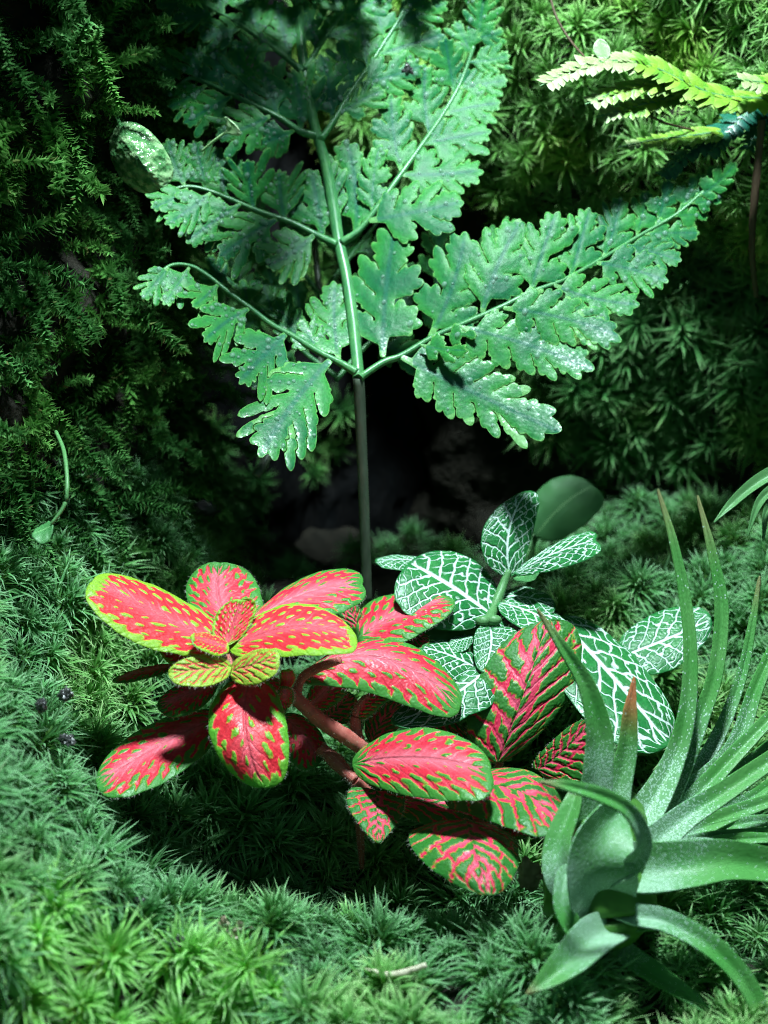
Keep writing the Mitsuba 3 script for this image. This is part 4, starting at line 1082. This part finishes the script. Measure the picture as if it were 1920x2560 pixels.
SPIKE = thing('spike_moss', 'yellow-green spike moss sprig with a whitish tip reaching in from the upper right edge', 'spike moss')
sprig([(1960, 250, 0.319), (1799, 240, 0.316), (1712, 206, 0.314), (1625, 166, 0.312), (1539, 152, 0.310), (1435, 172, 0.308), (1350, 216, 0.306)], .0046, SPIKE, 1, 'spike_moss_leaf', .42)
sprig([(1860, 262, 0.317), (1740, 228, 0.315), (1655, 208, 0.313), (1560, 222, 0.311), (1462, 262, 0.309)], .0042, SPIKE, 2, 'spike_moss_leaf', .12)
sprig([(1700, 240, 0.315), (1620, 258, 0.314), (1560, 276, 0.312), (1490, 292, 0.311)], .0036, SPIKE, 3, 'spike_moss_leaf', .25)
sprig([(1960, 215, 0.314), (1910, 208, 0.312), (1830, 196, 0.310)], .0042, SPIKE, 4, 'spike_moss_leaf', .5)
SPIKE2 = thing('spike_moss', 'small bright green spike moss sprig lying below the larger sprig at the upper right', 'spike moss')
sprig([(1800, 330, 0.326), (1730, 340, 0.326), (1640, 350, 0.325), (1545, 368, 0.324)], .0032, SPIKE2, 5, 'spike_moss_leaf', .15)
SPIKE3 = thing('spike_moss', 'dark spike moss with bluish leaves under the yellow-green sprig at the right', 'spike moss')
sprig([(1890, 250, 0.326), (1850, 300, 0.326), (1800, 350, 0.326), (1760, 400, 0.325)], .0036, SPIKE3, 6, 'blue_spike_moss_leaf')
sprig([(1850, 300, 0.327), (1780, 340, 0.327), (1700, 400, 0.326), (1650, 450, 0.326)], .0036, SPIKE3, 7, 'blue_spike_moss_leaf')
sprig([(1900, 260, 0.327), (1890, 330, 0.327), (1860, 390, 0.326)], .0034, SPIKE3, 8, 'blue_spike_moss_leaf')
k = thing('leaf_scale', 'single thin oval leaf standing up on top of the whitish spike moss tip', 'leaf')
leaf((1512, 150, .310), (1505, 125, .310), (1500, 98, .310), (1484, 128, .310), (1526, 125, .310), 'pale_leaf', k, ns=16, nv=9, name='blade')
k = thing('root_strand', 'thin brown strand running down from the top edge to the spike moss', 'root')
put(k, tube([at(1370, -30, .326), at(1390, 40, .324), at(1425, 100, .322), at(1475, 158, .312)], [.0003, .00028, .00025], 6), 'brown_root')
k = thing('root_strand', 'short pinkish strand between the two spike moss sprigs', 'root')
put(k, tube([at(1600, 276, .316), at(1660, 306, .322), at(1735, 326, .327)], [.00028, .00025], 6), 'brown_root')
k = thing('root_strand', 'thick dim brown stem standing at the right edge above the star moss', 'root')
put(k, tube([at(1905, 300, .318), at(1888, 480, .322), at(1880, 620, .330), at(1890, 740, .345)], [.0008, .0009, .0008, .0006], 8, None, .2), 'brown_root')
STRAP = thing('strap_plant', 'pale green narrow leaves drooping in at the right edge, middle height', 'plant')
for path, wd in (([(1960, 1170, .300), (1890, 1210, .300), (1830, 1260, .300), (1785, 1306, .299)], [60, 52, 36, 5]), ([(1960, 1200, .298), (1900, 1255, .298), (1868, 1340, .298)], [40, 34, 6]), ([(1965, 1215, .302), (1918, 1275, .301), (1908, 1352, .301)], [36, 30, 6])):
    strap(path, wd, STRAP, None, 0, bsdf='green_stem', thick=.0004, n=24)
k = thing('broad_leaf', 'dim rounded green leaf at the back, above the white-veined plant', 'leaf')
leaf((1340, 1340, .360), (1405, 1265, .360), (1482, 1215, .361), (1354, 1215, .362), (1466, 1306, .358), 'plain_leaf', k, p=.38, q=.35, name='blade')
put('stem', tube([at(1340, 1340, .362), at(1325, 1400, .364), at(1320, 1460, .366)], [.0007, .0006], 6), 'green_stem', True, None, k)

# ------------------------------------------------------------------ small things on the left bank
k = thing('round_leaf', 'wet oval pale leaf with a dark streak, on the left bank beside the fern', 'leaf')
put('stalk', tube([at(290, 292, .320), at(294, 300, .312), at(302, 314, .3045)], [.0006, .0005], 6), 'plain_leaf', True, None, k)
leaf((300, 310, .305), (345, 392, .301), (402, 470, .304), (292, 430, .306), (408, 368, .305), 'wet_leaf', k, p=.42, q=.4, curl=.12, ruffle=.0006, name='blade')
k = thing('seedling', 'tiny yellow-green seedling leaf on a pale stalk in front of the left fern arms', 'seedling')
put('stalk', tube([at(505, 378, .318), at(535, 352, .316), at(562, 332, .315), at(580, 318, .314)], [.00028, .00032, .00034], 6), 'pale_leaf', True, None, k)
leaf((566, 332, .3145), (580, 315, .3135), (565, 292, .313), (566, 315, .3137), (602, 334, .3132), 'pale_leaf', k, ns=14, nv=9, name='leaf')
k = thing('sprout', 'small sprout with a white curved stalk hanging on the left bank', 'sprout')
put('stalk', tube([at(140, 1080, .285), at(160, 1130, .268), at(168, 1210, .261), at(160, 1265, .260), at(128, 1310, .259)], [.0004, .00040, .0004, .0003], 7), 'green_stem', True, None, k)
leaf((132, 1312, .259), (108, 1326, .259), (80, 1336, .258), (112, 1306, .262), (112, 1352, .257), 'plain_leaf', k, ns=18, nv=11, name='leaf')
# ------------------------------------------------------------------ litter on the moss
k = thing('twig', 'pale straw-coloured twig lying on the moss at the bottom centre', 'twig')
put(k, tube([at(910, 2424, .2335), at(960, 2436, .2335), at(1010, 2432, .2335), at(1066, 2412, .2335)], [.0004, .0006, .0006, .0005], 8, None, .2, 4), 'straw')
k = thing('dry_leaf', 'shrivelled brown leaf with its stalk beside the base of the air plant', 'dry leaf')
put('blade', blob(at(1322, 2188, .262), (.0022, .0010, .0034), 5, .55, 3, None, 1.4), 'dead_leaf', True, None, k)
put('stalk', tube([at(1330, 2190, .262), at(1365, 2192, .261), at(1400, 2192, .260)], [.0006, .0004], 6), 'dead_leaf', True, None, k)
k = thing('dry_leaf', 'fuzzy brown dead scrap in the moss at the lower left centre', 'dry leaf')
P0 = at(575, 2355, .2395)
put(k, join([blob(P0, (.0022, .0014, .0016), 9, .6, 3), blob(P0 + np.array([.002, .0004, .0012]), (.0016, .0008, .0022), 19, .6, 3), blob(P0 + np.array([-.001, -.0003, .0026]), (.0009, .0006, .0022), 29, .6, 3)]), 'dead_leaf')
crng = np.random.default_rng(3)
for x, y, d, sc, lab in ((350, 2258, .2405, 1.0, 'black soil crumb on the bright moss, the upper of the two at lower left'), (452, 2363, .234, 1.0, 'black soil crumb on the bright moss, the lower of the two at lower left'),
                         (163, 1738, .252, .8, 'dark crumb on the left moss slope, uppermost of three near the left edge'), (102, 1765, .249, .8, 'brownish crumb on the left moss slope nearest the left edge'),
                         (166, 1850, .249, .8, 'dark crumb on the left moss slope, lowest of three'), (1020, 180, .334, 1.1, 'dark crumb stuck on the right fern arm near the top')):
    k = thing('soil_crumb', lab, 'soil crumb')
    put(k, blob(at(x, y, d), np.array([.0017, .0013, .0012]) * sc, int(x), .7, 3, rotm([0, 1, 0.3], crng.uniform(0, 180)), 2.4), 'dark_crumb', False)
k = thing('pebble', 'small wet bluish pebble at the foot of the left bank by the hollow', 'pebble')
put(k, blob(at(520, 1268, .372), (.0036, .003, .0022), 4, .3, 3), 'dark_crumb')

# ------------------------------------------------------------------ water
DP, DN, DX = (np.vstack([s[i] for s in DROP_SITES]) for i in range(3))
drng = np.random.default_rng(77)
wgt = np.where((DX[:, 0] < 880) & (DX[:, 1] > 60), 3.0, 1.0)
idx = drng.choice(len(DP), 900, replace=False, p=wgt / wgt.sum())
dm = trimesh.creation.icosphere(subdivisions=2)
scene['drop_shape'] = {'type': 'shapegroup', 'drop': mikit.ply(dm, 'water', smooth=True)}
labels['water_drops'] = {'label': 'small clear water drops beaded over the fern', 'category': 'water drops', 'kind': 'stuff'}
for j, i in enumerate(idx):
    s = 0.00028 + 0.00040 * drng.uniform() ** 2.6
    z = DN[i]
    x = norm(np.cross(z, [0.3, 0.2, 1]))
    y = np.cross(z, x)
    M = np.eye(4)
    M[:3, 0], M[:3, 1], M[:3, 2], M[:3, 3] = x * s, y * s * drng.uniform(1, 1.35), z * s * 0.8, DP[i] + z * s * 0.30
    scene[f'water_drops__{j + 1:03d}'] = {'type': 'instance', 'to_world': T(M), 'ref': {'type': 'ref', 'id': 'drop_shape'}}
